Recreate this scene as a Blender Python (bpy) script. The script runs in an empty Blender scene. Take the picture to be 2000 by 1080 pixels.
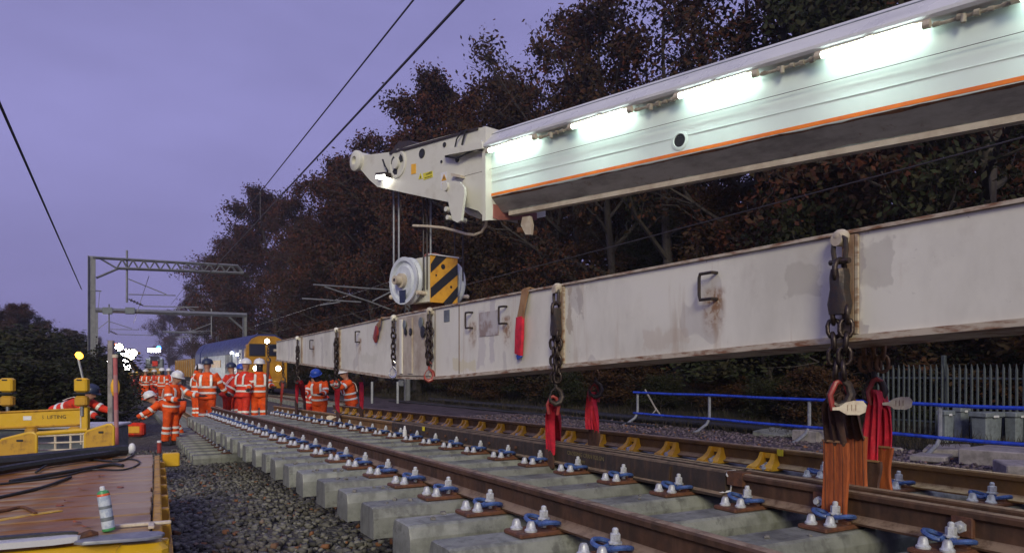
import bpy, math, random
import numpy as np
from mathutils import Vector, Matrix
random.seed(7); RNG = np.random.default_rng(7)
S = bpy.context.scene
C = S.collection

# ------------------------------------------------------------------ camera, sky, light
F, HZ, CAMZ = 1450.0, 725.0, 1.85          # focal length in photo pixels, horizon row, eye height
cam = bpy.data.objects.new('camera', bpy.data.cameras.new('camera'))
C.objects.link(cam); S.camera = cam
cam.location = (0, 0, CAMZ); cam.rotation_euler = (math.pi / 2, 0, 0)
cam.data.sensor_width = 36; cam.data.lens = 36 * F / 2000
cam.data.shift_y = (HZ - 540) / 2000
cam.data.clip_start = 0.05; cam.data.clip_end = 3000

W = bpy.data.worlds.new('World'); S.world = W; W.use_nodes = True
wn, wl = W.node_tree.nodes, W.node_tree.links
bg = wn['Background']; bg.inputs[1].default_value = 1.0
tc = wn.new('ShaderNodeTexCoord')
sep = wn.new('ShaderNodeSeparateXYZ'); wl.new(tc.outputs['Generated'], sep.inputs[0])
ramp = wn.new('ShaderNodeValToRGB'); wl.new(sep.outputs['Z'], ramp.inputs[0])
e = ramp.color_ramp.elements
e[0].position = 0.0; e[0].color = (0.268, 0.238, 0.520, 1)
e[1].position = 0.55; e[1].color = (0.278, 0.270, 0.568, 1)
e2 = ramp.color_ramp.elements.new(0.18); e2.color = (0.284, 0.268, 0.562, 1)
mp = wn.new('ShaderNodeMapping'); mp.inputs['Scale'].default_value = (1.0, 1.0, 3.2); wl.new(tc.outputs['Generated'], mp.inputs[0])
nz = wn.new('ShaderNodeTexNoise'); nz.inputs['Scale'].default_value = 2.6; nz.inputs['Detail'].default_value = 5; nz.inputs['Roughness'].default_value = 0.5
wl.new(mp.outputs[0], nz.inputs['Vector'])
cr = wn.new('ShaderNodeMapRange'); cr.inputs['From Min'].default_value = 0.3; cr.inputs['From Max'].default_value = 0.7
cr.inputs['To Min'].default_value = 0.89; cr.inputs['To Max'].default_value = 1.12; wl.new(nz.outputs['Fac'], cr.inputs['Value'])
mx = wn.new('ShaderNodeVectorMath'); mx.operation = 'SCALE'; wl.new(ramp.outputs[0], mx.inputs[0]); wl.new(cr.outputs[0], mx.inputs['Scale'])
wl.new(mx.outputs[0], bg.inputs[0])

TH = math.atan((1000 - 230) / F)            # the track runs 28 degrees left of the view axis
SU, CU = math.sin(TH), math.cos(TH)
U = Vector((-SU, CU, 0)); N = Vector((CU, SU, 0))

sun = bpy.data.objects.new('sun', bpy.data.lights.new('sun', 'SUN')); C.objects.link(sun)
sun.data.energy = 2.3; sun.data.angle = math.radians(18); sun.data.color = (1.0, 0.93, 0.66)
to_sun = (-U * 0.78 - N * 0.43 + Vector((0, 0, 0.38))).normalized()
sun.rotation_euler = to_sun.to_track_quat('Z', 'Y').to_euler()

S.view_settings.view_transform = 'Standard'; S.view_settings.look = 'None'
S.view_settings.exposure = 0.0; S.view_settings.gamma = 1.0; S.view_settings.use_curve_mapping = False
S.render.engine = 'CYCLES'
S.cycles.use_denoising = True
S.cycles.max_bounces = 6; S.cycles.diffuse_bounces = 3; S.cycles.glossy_bounces = 3
S.cycles.sample_clamp_indirect = 4.0

# ------------------------------------------------------------------ geometry helpers
def V(*a): return Vector(a)
def P(s, t, z): return U * s + N * t + V(0, 0, z)      # along the track, across it, up
def px(x, y, Y): return V((x - 1000) / F * Y, Y, CAMZ + (HZ - y) * Y / F)
def tY(x): return CU * (x - 1000) / F + SU
def pxt(x, y, t): return px(x, y, t / tY(x))           # point where the sight line meets the upright plane at offset t
def pxz(x, y, z): return px(x, y, (CAMZ - z) * F / (y - HZ))
def st(p): return (p.dot(U), p.dot(N), p.z)

class MB:
    """collects shapes and links them as one mesh object"""
    def __init__(s): s.v = []; s.f = []; s.m = []
    def add(s, vs, fs, m=0):
        o = len(s.v); s.v += [tuple(v) for v in vs]
        for f in fs: s.f.append([i + o for i in f]); s.m.append(m)
    def box(s, c, d, R=None, m=0, taper=1.0):
        x, y, z = d[0] / 2, d[1] / 2, d[2] / 2
        vs = [V(a * x * (taper if k > 0 else 1), b * y * (taper if k > 0 else 1), k * z) for k in (-1, 1) for a, b in ((-1, -1), (1, -1), (1, 1), (-1, 1))]
        if R is not None: vs = [R @ v for v in vs]
        c = Vector(c)
        s.add([c + v for v in vs], [(3, 2, 1, 0), (4, 5, 6, 7), (0, 1, 5, 4), (1, 2, 6, 5), (2, 3, 7, 6), (3, 0, 4, 7)], m)
        return s
    def bbox(s, c, d, b=0.01, R=None, m=0):
        """box with chamfered upright and level edges"""
        x, y, z = d[0] / 2, d[1] / 2, d[2] / 2
        b = min(b, x * .9, y * .9, z * .9)
        rings = []
        for zz, q in ((-z, b), (-z + b, 0), (z - b, 0), (z, b)):
            X, Yy = x - q, y - q
            rings.append([V(-X + b, -Yy, zz), V(X - b, -Yy, zz), V(X, -Yy + b, zz), V(X, Yy - b, zz), V(X - b, Yy, zz), V(-X + b, Yy, zz), V(-X, Yy - b, zz), V(-X, -Yy + b, zz)])
        s.rings(rings, c, R, m); return s
    def rings(s, rings, c=(0, 0, 0), R=None, m=0, cap=True):
        n = len(rings[0]); c = Vector(c)
        vs = [c + ((R @ Vector(p)) if R is not None else Vector(p)) for r in rings for p in r]
        fs = [(i * n + j, i * n + (j + 1) % n, (i + 1) * n + (j + 1) % n, (i + 1) * n + j) for i in range(len(rings) - 1) for j in range(n)]
        if cap: fs += [tuple(range(n - 1, -1, -1)), tuple((len(rings) - 1) * n + j for j in range(n))]
        s.add(vs, fs, m); return s
    def tube(s, pts, r, n=8, m=0, cap=True, flat=1.0, ref=None):
        pts = [Vector(p) for p in pts]
        rs = r if isinstance(r, (list, tuple)) else [r] * len(pts)
        rg = []; prev = None
        for i, p in enumerate(pts):
            a = pts[max(i - 1, 0)]; b = pts[min(i + 1, len(pts) - 1)]
            t = (b - a).normalized()
            if prev is None:
                h = Vector(ref) if ref is not None else (V(0, 0, 1) if abs(t.z) < .9 else V(1, 0, 0))
                x = (h - t * h.dot(t)).normalized()
            else:
                x = (prev - t * prev.dot(t)).normalized()
            prev = x; y = t.cross(x)
            rg.append([p + x * (math.cos(2 * math.pi * k / n) * rs[i]) + y * (math.sin(2 * math.pi * k / n) * rs[i] * flat) for k in range(n)])
        s.rings(rg, m=m, cap=cap); return s
    def cyl(s, a, b, r, n=14, m=0, r2=None): return s.tube([a, b], [r, r if r2 is None else r2], n, m)
    def lathe(s, prof, c=(0, 0, 0), R=None, n=20, m=0, cap=True):
        """profile of (radius, height) turned about z"""
        rg = [[V(r * math.cos(2 * math.pi * k / n), r * math.sin(2 * math.pi * k / n), h) for k in range(n)] for r, h in prof]
        s.rings(rg, c, R, m, cap); return s
    def prism(s, poly, a, b, fn, m=0):
        """2-D polygon extruded from depth a to depth b; fn(u, v, w) gives the point"""
        n = len(poly)
        ar = sum(poly[i][0] * poly[(i + 1) % n][1] - poly[(i + 1) % n][0] * poly[i][1] for i in range(n))
        s.add([fn(u, v, a) for u, v in poly] + [fn(u, v, b) for u, v in poly],
              [tuple(range(n)), tuple(range(2 * n - 1, n - 1, -1))] + [(i, i + n, (i + 1) % n + n, (i + 1) % n) for i in range(n)], m)
        return s
    def ball(s, c, r, n=12, m=0, R=None):
        r = (r, r, r) if not isinstance(r, (tuple, list)) else r
        k = max(4, n // 2)
        rg = [[V(r[0] * math.sin(math.pi * (i + .02) / (k + .04)) * math.cos(2 * math.pi * j / n), r[1] * math.sin(math.pi * (i + .02) / (k + .04)) * math.sin(2 * math.pi * j / n),
                 -r[2] * math.cos(math.pi * (i + .02) / (k + .04))) for j in range(n)] for i in range(k + 1)]
        s.rings(rg, c, R, m); return s
    def ribbon(s, pts, w, wd, th, m=0):
        """strap: centre line pts, width vector wd (per point or one), thickness th"""
        pts = [Vector(p) for p in pts]; rg = []
        for i, p in enumerate(pts):
            a = pts[max(i - 1, 0)]; b = pts[min(i + 1, len(pts) - 1)]
            t = (b - a).normalized(); ww = (w[i] if isinstance(w, (list, tuple)) else w) / 2
            d = Vector(wd[i] if isinstance(wd, list) else wd); d = (d - t * d.dot(t)).normalized(); q = t.cross(d) * th / 2
            rg.append([p - d * ww - q, p - d * ww * .4 - q * 1.25, p + d * ww * .4 - q * 1.25, p + d * ww - q, p + d * ww + q, p - d * ww + q])
        s.rings(rg, m=m); return s
    def mesh(s, name, mats, smooth=True, ang=35):
        me = bpy.data.meshes.new(name)
        me.from_pydata(s.v, [], s.f)
        for mm in (mats if isinstance(mats, (list, tuple)) else [mats]): me.materials.append(mm)
        me.polygons.foreach_set('material_index', s.m)
        fix_normals(me)
        if smooth:
            me.polygons.foreach_set('use_smooth', [True] * len(me.polygons)); me.set_sharp_from_angle(angle=math.radians(ang))
        me.update(); return me
    def build(s, name, mats, parent=None, smooth=True, ang=35, **kw):
        return link(name, s.mesh(name, mats, smooth, ang), parent, **kw)

import bmesh
def fix_normals(me):
    bm = bmesh.new(); bm.from_mesh(me); bmesh.ops.recalc_face_normals(bm, faces=bm.faces); bm.to_mesh(me); bm.free()

def link(name, data, parent=None, loc=None, rot=None, label=None, cat=None, group=None, kind=None):
    o = bpy.data.objects.new(name, data); C.objects.link(o)
    if parent is not None: o.parent = parent
    if loc is not None: o.location = loc
    if rot is not None: o.rotation_euler = rot
    tag(o, label, cat, group, kind); return o

def tag(o, label=None, cat=None, group=None, kind=None):
    for k, v in (('label', label), ('category', cat), ('group', group), ('kind', kind)):
        if v is not None: o[k] = v
    return o

def thing(name, label, cat, loc=(0, 0, 0), rz=0.0, group=None, kind=None):
    o = bpy.data.objects.new(name, None); C.objects.link(o); o.empty_display_size = .2
    o.location = loc; o.rotation_euler = (0, 0, rz)
    return tag(o, label, cat, group, kind)

KIDS = {}
def copy_tree(o, parent=None):
    c = o.copy(); C.objects.link(c); c.parent = parent
    for ch in [x for x in C.objects if x.parent == o]: copy_tree(ch, c)
    return c

def inst(name, me, parent, loc=None, rot=None, scale=None, **kw):
    o = link(name, me, parent, loc, rot, **kw)
    if scale is not None: o.scale = scale if isinstance(scale, (tuple, list)) else (scale,) * 3
    return o

def text(name, body, size, m, parent, M, extrude=0.0005):
    cu = bpy.data.curves.new(name, 'FONT'); cu.body = body; cu.size = size; cu.align_x = 'CENTER'; cu.align_y = 'CENTER'
    cu.extrude = extrude; cu.materials.append(m); cu.resolution_u = 2
    o = bpy.data.objects.new(name, cu); C.objects.link(o); bpy.context.view_layer.update()
    me = bpy.data.meshes.new_from_object(o.evaluated_get(bpy.context.evaluated_depsgraph_get())); me.materials.clear(); me.materials.append(m)
    bpy.data.objects.remove(o); bpy.data.curves.remove(cu)
    o = bpy.data.objects.new(name, me); C.objects.link(o); o.parent = parent; o.matrix_local = M; return o

def frame(o, x, y, z): # matrix with the given axes
    return Matrix(((x[0], y[0], z[0], o[0]), (x[1], y[1], z[1], o[1]), (x[2], y[2], z[2], o[2]), (0, 0, 0, 1)))

def axis_rot(d):
    """rotation that turns +z into d"""
    return Vector(d).normalized().to_track_quat('Z', 'Y').to_matrix()

# ------------------------------------------------------------------ materials
class NT:
    def __init__(s, name):
        s.mat = bpy.data.materials.new(name); s.mat.use_nodes = True
        s.n = s.mat.node_tree.nodes; s.l = s.mat.node_tree.links; s.b = s.n['Principled BSDF']
        s.co = s.n.new('ShaderNodeTexCoord').outputs['Object']
    def put(s, sock, v):
        if hasattr(v, 'is_output') or isinstance(v, bpy.types.NodeSocket): s.l.new(v, sock)
        else: sock.default_value = (tuple(v) + (1,))[:4] if isinstance(v, (tuple, list)) and len(v) == 3 and sock.type == 'RGBA' else v
    def noise(s, scale, detail=4, rough=.6, vec=None, out='Fac', stretch=None):
        n = s.n.new('ShaderNodeTexNoise'); n.inputs['Scale'].default_value = scale; n.inputs['Detail'].default_value = detail; n.inputs['Roughness'].default_value = rough
        v = vec or s.co
        if stretch:
            mp = s.n.new('ShaderNodeMapping'); mp.inputs['Scale'].default_value = stretch; s.l.new(v, mp.inputs[0]); v = mp.outputs[0]
        s.l.new(v, n.inputs['Vector']); return n.outputs[out]
    def vor(s, scale, out='Color', vec=None, feature='F1'):
        n = s.n.new('ShaderNodeTexVoronoi'); n.inputs['Scale'].default_value = scale; n.feature = feature; s.l.new(vec or s.co, n.inputs['Vector']); return n.outputs[out]
    def math(s, op, a, b=0.0, clamp=False):
        n = s.n.new('ShaderNodeMath'); n.operation = op; n.use_clamp = clamp; s.put(n.inputs[0], a); s.put(n.inputs[1], b); return n.outputs[0]
    def rng(s, v, a, b, c=0.0, d=1.0, smooth=True):
        n = s.n.new('ShaderNodeMapRange'); n.interpolation_type = 'SMOOTHSTEP' if smooth else 'LINEAR'
        s.put(n.inputs['Value'], v)
        for k, q in zip(('From Min', 'From Max', 'To Min', 'To Max'), (a, b, c, d)): n.inputs[k].default_value = q
        return n.outputs[0]
    def mix(s, f, a, b):
        n = s.n.new('ShaderNodeMix'); n.data_type = 'RGBA'; s.put(n.inputs[0], f); s.put(n.inputs[6], a); s.put(n.inputs[7], b); return n.outputs[2]
    def xyz(s, vec=None):
        n = s.n.new('ShaderNodeSeparateXYZ'); s.l.new(vec or s.co, n.inputs[0]); return n.outputs
    def normal_z(s):
        g = s.n.new('ShaderNodeNewGeometry'); return s.xyz(g.outputs['Normal'])[2]
    def bump(s, h, strength=.3, dist=.01):
        n = s.n.new('ShaderNodeBump'); n.inputs['Strength'].default_value = strength; n.inputs['Distance'].default_value = dist
        s.l.new(h, n.inputs['Height']); s.l.new(n.outputs[0], s.b.inputs['Normal'])
    def set(s, col=None, rough=None, metal=None, spec=None, emis=None, estr=None):
        for k, v in (('Base Color', col), ('Roughness', rough), ('Metallic', metal), ('Specular IOR Level', spec), ('Emission Color', emis), ('Emission Strength', estr)):
            if v is not None: s.put(s.b.inputs[k], v)
        return s.mat

def mat(name, col, rough=.6, metal=0.0, col2=None, scale=6.0, var=.3, bump=0.0, bscale=60.0, spec=.5, stretch=None, lo=.35, hi=.7, rvar=.12):
    t = NT(name)
    c2 = col2 or tuple(x * (1 - var) for x in col)
    f = t.rng(t.noise(scale, 6, .65, stretch=stretch), lo, hi)
    t.set(t.mix(f, col, c2), t.rng(t.noise(scale * 2.3, 3), .3, .7, max(.05, rough - rvar), min(1, rough + rvar)), metal, spec)
    if bump: t.bump(t.noise(bscale, 4), bump, .01)
    return t.mat

def emit(name, col, strength):
    t = NT(name); return t.set((0, 0, 0), .5, emis=col, estr=strength)

# rusted rail steel with dust lying on the upward faces
def rail_mat(name, col, col2, dust):
    t = NT(name); f = t.rng(t.noise(5, 7, .7), .35, .68); base = t.mix(f, col, col2)
    streak = t.rng(t.noise(3, 4, .6, stretch=(1, 6, 1)), .45, .75)
    base = t.mix(t.math('MULTIPLY', streak, .35), base, (.16, .085, .05))
    up = t.rng(t.normal_z(), .55, .95); d = t.math('MULTIPLY', up, t.rng(t.noise(9, 6, .75), .25, .6))
    t.set(t.mix(d, base, dust), t.rng(t.noise(14, 3), .3, .7, .5, .8), .0, .4); t.bump(t.noise(80, 4), .25, .004); return t.mat
M = {}
M['rail'] = rail_mat('rail_rust', (.088, .042, .022), (.040, .022, .013), (.30, .215, .15))
M['rail_yellow'] = rail_mat('rail_ochre', (.22, .115, .034), (.115, .062, .024), (.52, .38, .23))
M['crossing'] = rail_mat('crossing_steel', (.030, .025, .023), (.055, .036, .026), (.30, .22, .15))
M['plate'] = mat('baseplate_rust', (.16, .062, .030), .7, col2=(.07, .03, .02), scale=14, bump=.25)
def concrete():
    t = NT('concrete'); f = t.rng(t.noise(3.0, 7, .7), .35, .7)
    base = t.mix(f, (.275, .285, .262), (.135, .142, .132))
    spots = t.rng(t.noise(11, 5, .7), .52, .68); base = t.mix(t.math('MULTIPLY', spots, .55), base, (.060, .060, .055))
    moss = t.rng(t.noise(2.0, 5, .7), .56, .7); base = t.mix(t.math('MULTIPLY', moss, .5), base, (.115, .125, .07))
    pale = t.rng(t.noise(1.6, 5, .6, stretch=(1, 3, 3)), .55, .72); base = t.mix(t.math('MULTIPLY', pale, .6), base, (.42, .42, .40))
    oi = t.n.new('ShaderNodeObjectInfo'); base = t.mix(t.math('MULTIPLY', oi.outputs['Random'], .38), base, (.10, .10, .09))
    drip = t.rng(t.noise(6, 4, .6, stretch=(2, 2, .15)), .50, .66); base = t.mix(t.math('MULTIPLY', drip, .45), base, (.10, .10, .095))
    t.set(base, t.rng(t.noise(4, 3), .35, .65, .35, .85), 0, .4); t.bump(t.noise(70, 5), .3, .006); return t.mat
M['concrete'] = concrete()
M['old_concrete'] = mat('old_concrete', (.30, .27, .27), .85, col2=(.16, .145, .14), scale=5, bump=.4, bscale=40)
M['clip'] = mat('clip_blue', (.06, .115, .32), .35, col2=(.035, .065, .19), scale=30, spec=.5)
M['cap'] = mat('galvanised_cap', (.58, .60, .64), .42, .2, col2=(.30, .30, .32), scale=40)
M['brace'] = mat('brace_yellow', (.82, .43, .025), .45, col2=(.58, .26, .02), scale=18, lo=.5, hi=.78, bump=.15)
M['galv'] = mat('galvanised_steel', (.28, .29, .32), .5, .55, col2=(.19, .20, .23), scale=10)
M['black'] = mat('black_rubber', (.018, .018, .02), .5, var=.4, scale=12)
M['dark_steel'] = mat('dark_steel', (.045, .040, .040), .5, .5, col2=(.07, .045, .035), scale=22, bump=.2)
M['chain'] = mat('chain_steel', (.060, .045, .042), .42, .65, col2=(.035, .022, .018), scale=25, bump=.2)
M['rusty_chain'] = mat('rusty_chain', (.26, .135, .065), .6, .2, col2=(.12, .06, .035), scale=25, bump=.2)
M['silver'] = mat('bright_steel', (.6, .6, .62), .28, .9, var=.25, scale=20)
M['hook_red'] = mat('hook_red', (.33, .035, .03), .45, col2=(.16, .03, .025), scale=20)
M['sling_red'] = mat('sling_red', (.66, .016, .045), .75, col2=(.40, .012, .03), scale=12, bump=.35, bscale=120)
M['sling_orange'] = mat('sling_orange', (.44, .105, .024), .8, col2=(.27, .065, .02), scale=9, stretch=(8, 8, 1), bump=.4, bscale=150)
M['sling_brown'] = mat('sling_brown', (.095, .045, .032), .85, col2=(.05, .025, .02), scale=9, bump=.3, bscale=120)
M['sling_tan'] = mat('sling_tan', (.33, .19, .09), .85, col2=(.2, .1, .05), scale=9, bump=.3, bscale=120)
M['tag'] = mat('tag_cream', (.62, .55, .43), .6, col2=(.48, .38, .30), scale=30)
M['ink'] = mat('ink', (.02, .02, .022), .6, var=.1)
M['yellow'] = mat('plant_yellow', (.62, .37, .015), .42, col2=(.40, .20, .012), scale=5, lo=.5, hi=.78, bump=.08, bscale=30)
M['yellow_dirty'] = mat('dirty_yellow', (.50, .27, .02), .55, col2=(.17, .075, .025), scale=7, lo=.45, hi=.7, bump=.15)
M['boom'] = mat('boom_white', (.70, .80, .755), .42, col2=(.61, .71, .67), scale=1.5, stretch=(1, 1, 1))
M['head'] = mat('boom_head_cream', (.62, .61, .54), .45, col2=(.46, .43, .36), scale=3, lo=.5, hi=.8)
M['tray'] = mat('tray_grey', (.60, .60, .62), .35, col2=(.47, .47, .50), scale=2, stretch=(1, .3, 3))
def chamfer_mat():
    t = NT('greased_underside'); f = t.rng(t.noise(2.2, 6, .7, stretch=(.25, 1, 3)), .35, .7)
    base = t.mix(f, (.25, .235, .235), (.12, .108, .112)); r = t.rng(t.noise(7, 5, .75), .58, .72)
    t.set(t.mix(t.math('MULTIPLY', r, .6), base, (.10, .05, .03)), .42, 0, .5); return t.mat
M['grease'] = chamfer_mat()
M['cream'] = mat('flange_cream', (.52, .46, .37), .6, col2=(.36, .29, .22), scale=5)
M['stripe'] = mat('stripe_orange', (.80, .20, .01), .5, col2=(.65, .14, .02), scale=4)
M['rust'] = mat('flaking_rust', (.14, .055, .025), .85, col2=(.06, .028, .018), scale=15, bump=.4)
M['redplate'] = mat('faded_red_plate', (.33, .12, .10), .6, col2=(.20, .07, .06), scale=5)
M['tube'] = emit('tube_glow', (.80, 1.0, .90), 17)
M['wood'] = None
def hivis(name, a, b_):
    t = NT(name); oi = t.n.new('ShaderNodeObjectInfo'); c = t.mix(t.rng(t.noise(7, 5, .65), .35, .68), a, b_)
    dirt = t.math('MULTIPLY', t.rng(t.noise(4.5, 5, .7), .50, .68), t.math('ADD', t.math('MULTIPLY', oi.outputs['Random'], .6), .15)); c = t.mix(dirt, c, (.16, .055, .025))
    t.set(c, .75, 0, .3); t.bump(t.noise(9, 3, .5), .8, .05); return t.mat
M['orange'] = hivis('hivis_orange', (.88, .105, .010), (.62, .065, .010)); M['hired'] = hivis('hivis_red', (.76, .045, .018), (.50, .028, .016))
M['band'] = mat('reflective_band', (.80, .80, .76), .35, .0, col2=(.66, .66, .62), scale=30)
M['skin'] = mat('skin', (.42, .22, .15), .6, var=.2, scale=12)
M['darkcloth'] = mat('dark_cloth', (.025, .025, .032), .85, var=.3, scale=12)
M['white'] = mat('white_plastic', (.72, .72, .74), .35, var=.12, scale=12)
M['blue'] = mat('blue_plastic', (.02, .07, .42), .4, var=.2, scale=12)
M['navy'] = mat('navy_plastic', (.02, .03, .07), .4, var=.2, scale=12)
M['grey'] = mat('grey_plastic', (.17, .195, .215), .55, col2=(.11, .125, .14), scale=9)
M['glass'] = mat('dark_glass', (.012, .014, .03), .08, var=.1)
M['wire'] = mat('copper_wire', (.07, .06, .065), .5, .4, var=.2)
# ------------------------------------------------------------------ ground
def sm(a, b, x):
    x = np.clip((x - a) / (b - a), 0, 1); return x * x * (3 - 2 * x)
def gz(s, t):
    s = np.asarray(s, float); t = np.asarray(t, float)
    g = .5 * (1 - sm(4.5, 16, s))
    g = g * (1 - sm(6.2, 9, t)) + .13 * sm(6.2, 9, t)
    far = sm(17.0, 27, t) * (.25 + 1.9 * sm(13, 26, s)); left = sm(3.5, 16, -t) * 1.2
    return g + far + left

def graded(a, b, fine, far, step):
    xs = list(np.arange(a, b + 1e-6, fine)); d = fine
    while xs[-1] < far: d *= step; xs.append(xs[-1] + d)
    return xs
ss = [-40, -20, -10] + graded(-6, 30, .5, 1100, 1.16)
tp = graded(0, 28, .5, 700, 1.22); tt = [-x for x in tp[::-1][:-1]] + tp
sg, tg = np.meshgrid(ss, tt, indexing='ij'); zg = gz(sg, tg)
zg += (RNG.random(zg.shape) - .5) * .05
me = bpy.data.meshes.new('ground'); nt_ = len(tt)
me.from_pydata(np.stack([tg.ravel(), sg.ravel(), zg.ravel()], 1).tolist(), [], [(i * nt_ + j, i * nt_ + j + 1, (i + 1) * nt_ + j + 1, (i + 1) * nt_ + j) for i in range(len(ss) - 1) for j in range(nt_ - 1)])
me.polygons.foreach_set('use_smooth', [True] * len(me.polygons))
t = NT('ground'); X, Yc, Z = t.xyz()
cell = t.vor(26, 'Color'); cf = t.xyz(cell)[0]
ball = t.mix(t.rng(cf, .1, .9), (.060, .057, .052), (.165, .158, .150)); ball = t.mix(t.rng(t.noise(.8, 5), .45, .65, 0, .55), ball, (.11, .085, .070))
pink = t.mix(t.rng(t.noise(2, 4), .4, .65), (.105, .080, .100), (.05, .038, .046))
ball = t.mix(t.rng(X, 6, 8), ball, pink)
soil = t.mix(t.rng(t.noise(1.2, 6, .7), .35, .65), (.026, .020, .014), (.015, .017, .009)); soil = t.mix(t.rng(t.noise(9, 5, .8), .55, .72, 0, .7), soil, (.06, .030, .015))
edge = t.math('ADD', X, t.rng(t.noise(1.5, 4), .3, .7, -.8, .8))
col = t.mix(t.rng(edge, 14.2, 15.6), ball, soil); col = t.mix(t.rng(edge, -1.2, -3.2), col, soil)
t.set(col, .9, 0, .25); t.bump(t.vor(26, 'Distance'), .9, .05); me.materials.append(t.mat)
link('ground', me, rot=(0, 0, TH), kind='structure')

def stones(name, n, smin, smax, tmin, tmax, r0, r1, colA, colB, seed, lab, par=None):
    rg = np.random.default_rng(seed)
    u = rg.random(n); s = smin + (smax - smin) * u ** 1.35; tt = rg.uniform(tmin, tmax, n)
    z = gz(s, tt) + rg.uniform(-.012, .03, n)
    cube = np.array([(a, b, c) for c in (-1, 1) for a, b in ((-1, -1), (1, -1), (1, 1), (-1, 1))], float)
    v = cube[None] * rg.uniform(.45, 1.05, (n, 8, 3)); sc = rg.uniform(r0, r1, (n, 1, 1)) * np.concatenate([rg.uniform(.8, 1.35, (n, 1, 1)), rg.uniform(.7, 1.1, (n, 1, 1)), rg.uniform(.55, .9, (n, 1, 1))], 2)
    v = v * sc
    a = rg.uniform(0, 6.28, n); b = rg.uniform(-.7, .7, n)
    ca, sa, cb, sb = np.cos(a), np.sin(a), np.cos(b), np.sin(b)
    x, y, zz = v[..., 0], v[..., 1], v[..., 2]
    y, zz = y * cb[:, None] - zz * sb[:, None], y * sb[:, None] + zz * cb[:, None]
    x, y = x * ca[:, None] - y * sa[:, None], x * sa[:, None] + y * ca[:, None]
    pos = np.stack([x + tt[:, None], y + s[:, None], zz + z[:, None]], 2).reshape(-1, 3)
    f = np.array([(3, 2, 1, 0), (4, 5, 6, 7), (0, 1, 5, 4), (1, 2, 6, 5), (2, 3, 7, 6), (3, 0, 4, 7)])
    fs = (f[None] + (np.arange(n) * 8)[:, None, None]).reshape(-1, 4)
    me = bpy.data.meshes.new(name)
    me.vertices.add(len(pos)); me.vertices.foreach_set('co', pos.ravel())
    me.loops.add(fs.size); me.loops.foreach_set('vertex_index', fs.ravel())
    me.polygons.add(len(fs)); me.polygons.foreach_set('loop_start', np.arange(len(fs)) * 4)
    me.update(calc_edges=True)
    col = me.attributes.new('tone', 'FLOAT', 'POINT'); col.data.foreach_set('value', np.repeat(rg.random(n), 8))
    t = NT(name); at = t.n.new('ShaderNodeAttribute'); at.attribute_name = 'tone'
    c = t.mix(t.rng(at.outputs['Fac'], 0, 1, smooth=False), colA, colB)
    c = t.mix(t.rng(at.outputs['Fac'], .955, .965), c, (.22, .10, .05)); c = t.mix(t.rng(t.noise(.9, 4), .5, .66, 0, .6), c, (.115, .095, .075))
    t.set(c, .8, 0, .3); me.materials.append(t.mat)
    return link(name, me, rot=(0, 0, TH), label=lab, kind='stuff')
stones('ballast', 36000, .8, 19, -.3, 6.4, .014, .034, (.050, .048, .044), (.215, .208, .190), 3, 'loose grey ballast stones spread under and beside the hanging track')
stones('pink_ballast', 9000, 3, 26, 9.5, 15.2, .02, .045, (.05, .04, .046), (.17, .13, .16), 5, 'dull pink ballast stones strewn beyond the far rail')

# ------------------------------------------------------------------ lifted track panel
def drop(s): return .665 + .0158 * 1.5 * math.log(1 + math.exp((s - 5) / 1.5))
def railz(s): return CAMZ - drop(s)
SL0, SP = 3.47, .655                              # first sleeper centre, spacing
KS = list(range(-7, 25))
panel = thing('switch_track', 'long switch track panel hanging from the white beam, concrete sleepers and rusty rails', 'track panel', P(3, 3.6, railz(3) - .4), TH)
def tp_(s, t, z): return V(t - 3.6, s - 3, z - (railz(3) - .4))
RAILP = [(-.075, 0), (.075, 0), (.075, .011), (.030, .024), (.010, .042), (.009, .118), (.018, .128), (.035, .136), (.036, .160), (.028, .170), (.012, .1735), (-.012, .1735), (-.028, .170), (-.036, .160), (-.035, .136), (-.018, .128), (-.009, .118), (-.010, .042), (-.030, .024), (-.075, .011)]
def sweep(name, prof, tc, s0, s1, m, zf=railz, zoff=-.1735, step=.5, par=panel, loc=tp_):
    n = max(1, int((s1 - s0) / step)); b = MB()
    b.rings([[loc(s, (tc(s) if callable(tc) else tc) + x, zf(s) + zoff + z) for x, z in prof] for s in [s0 + (s1 - s0) * i / n for i in range(n + 1)]])
    return b.build(name, m, par, ang=30)
sweep('rail', RAILP, 2.155, -1.8, 20.6, M['rail'])
sweep('rail', RAILP, lambda s: 3.655, -1.8, 3.74, M['rail'])
sweep('rail', RAILP, lambda s: 3.93 - .018 * (s + 1.8), -1.8, 3.74, M['rail'])
sweep('rail', RAILP, 3.66, 10.66, 20.3, M['rail_yellow'])
sweep('rail', RAILP, 5.165, -1.8, 20.0, M['rail_yellow'])
# cast crossing between the two rail pairs, with flangeways in its top
CP = [(-.075, 0), (.30, 0), (.30, .03), (.255, .04), (.245, .165), (.235, .1735), (.19, .1735), (.185, .118), (.155, .118), (.150, .1735), (.085, .1735), (.080, .125), (.045, .125), (.040, .165), (.030, .1735), (-.022, .1735), (-.034, .162), (-.036, .030), (-.075, .018)]
cx = sweep('crossing_casting', CP, 3.655, 3.75, 10.65, M['crossing'], step=.6)
b = MB(); b.cyl((0, 0, 0), (-.014, 0, 0), .017, 8); cbm = b.mesh('bolt', M['rust'])
for s in np.arange(6.1, 10.6, .62): inst('bolt', cbm, cx, tp_(s, 3.617, railz(s) - .085))
b = MB(); b.prism([(4.3, -.022), (4.32, -.165), (5.15, -.165)], 0, .012, lambda u, v, w: tp_(u, 3.617 - w, railz(4.6) + v)); b.build('casting_rib', M['crossing'], cx)
Mtxt = lambda s, t, z: frame(tp_(s, t, z), (0, -1, 0), (0, 0, 1), (-1, 0, 0))
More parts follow.
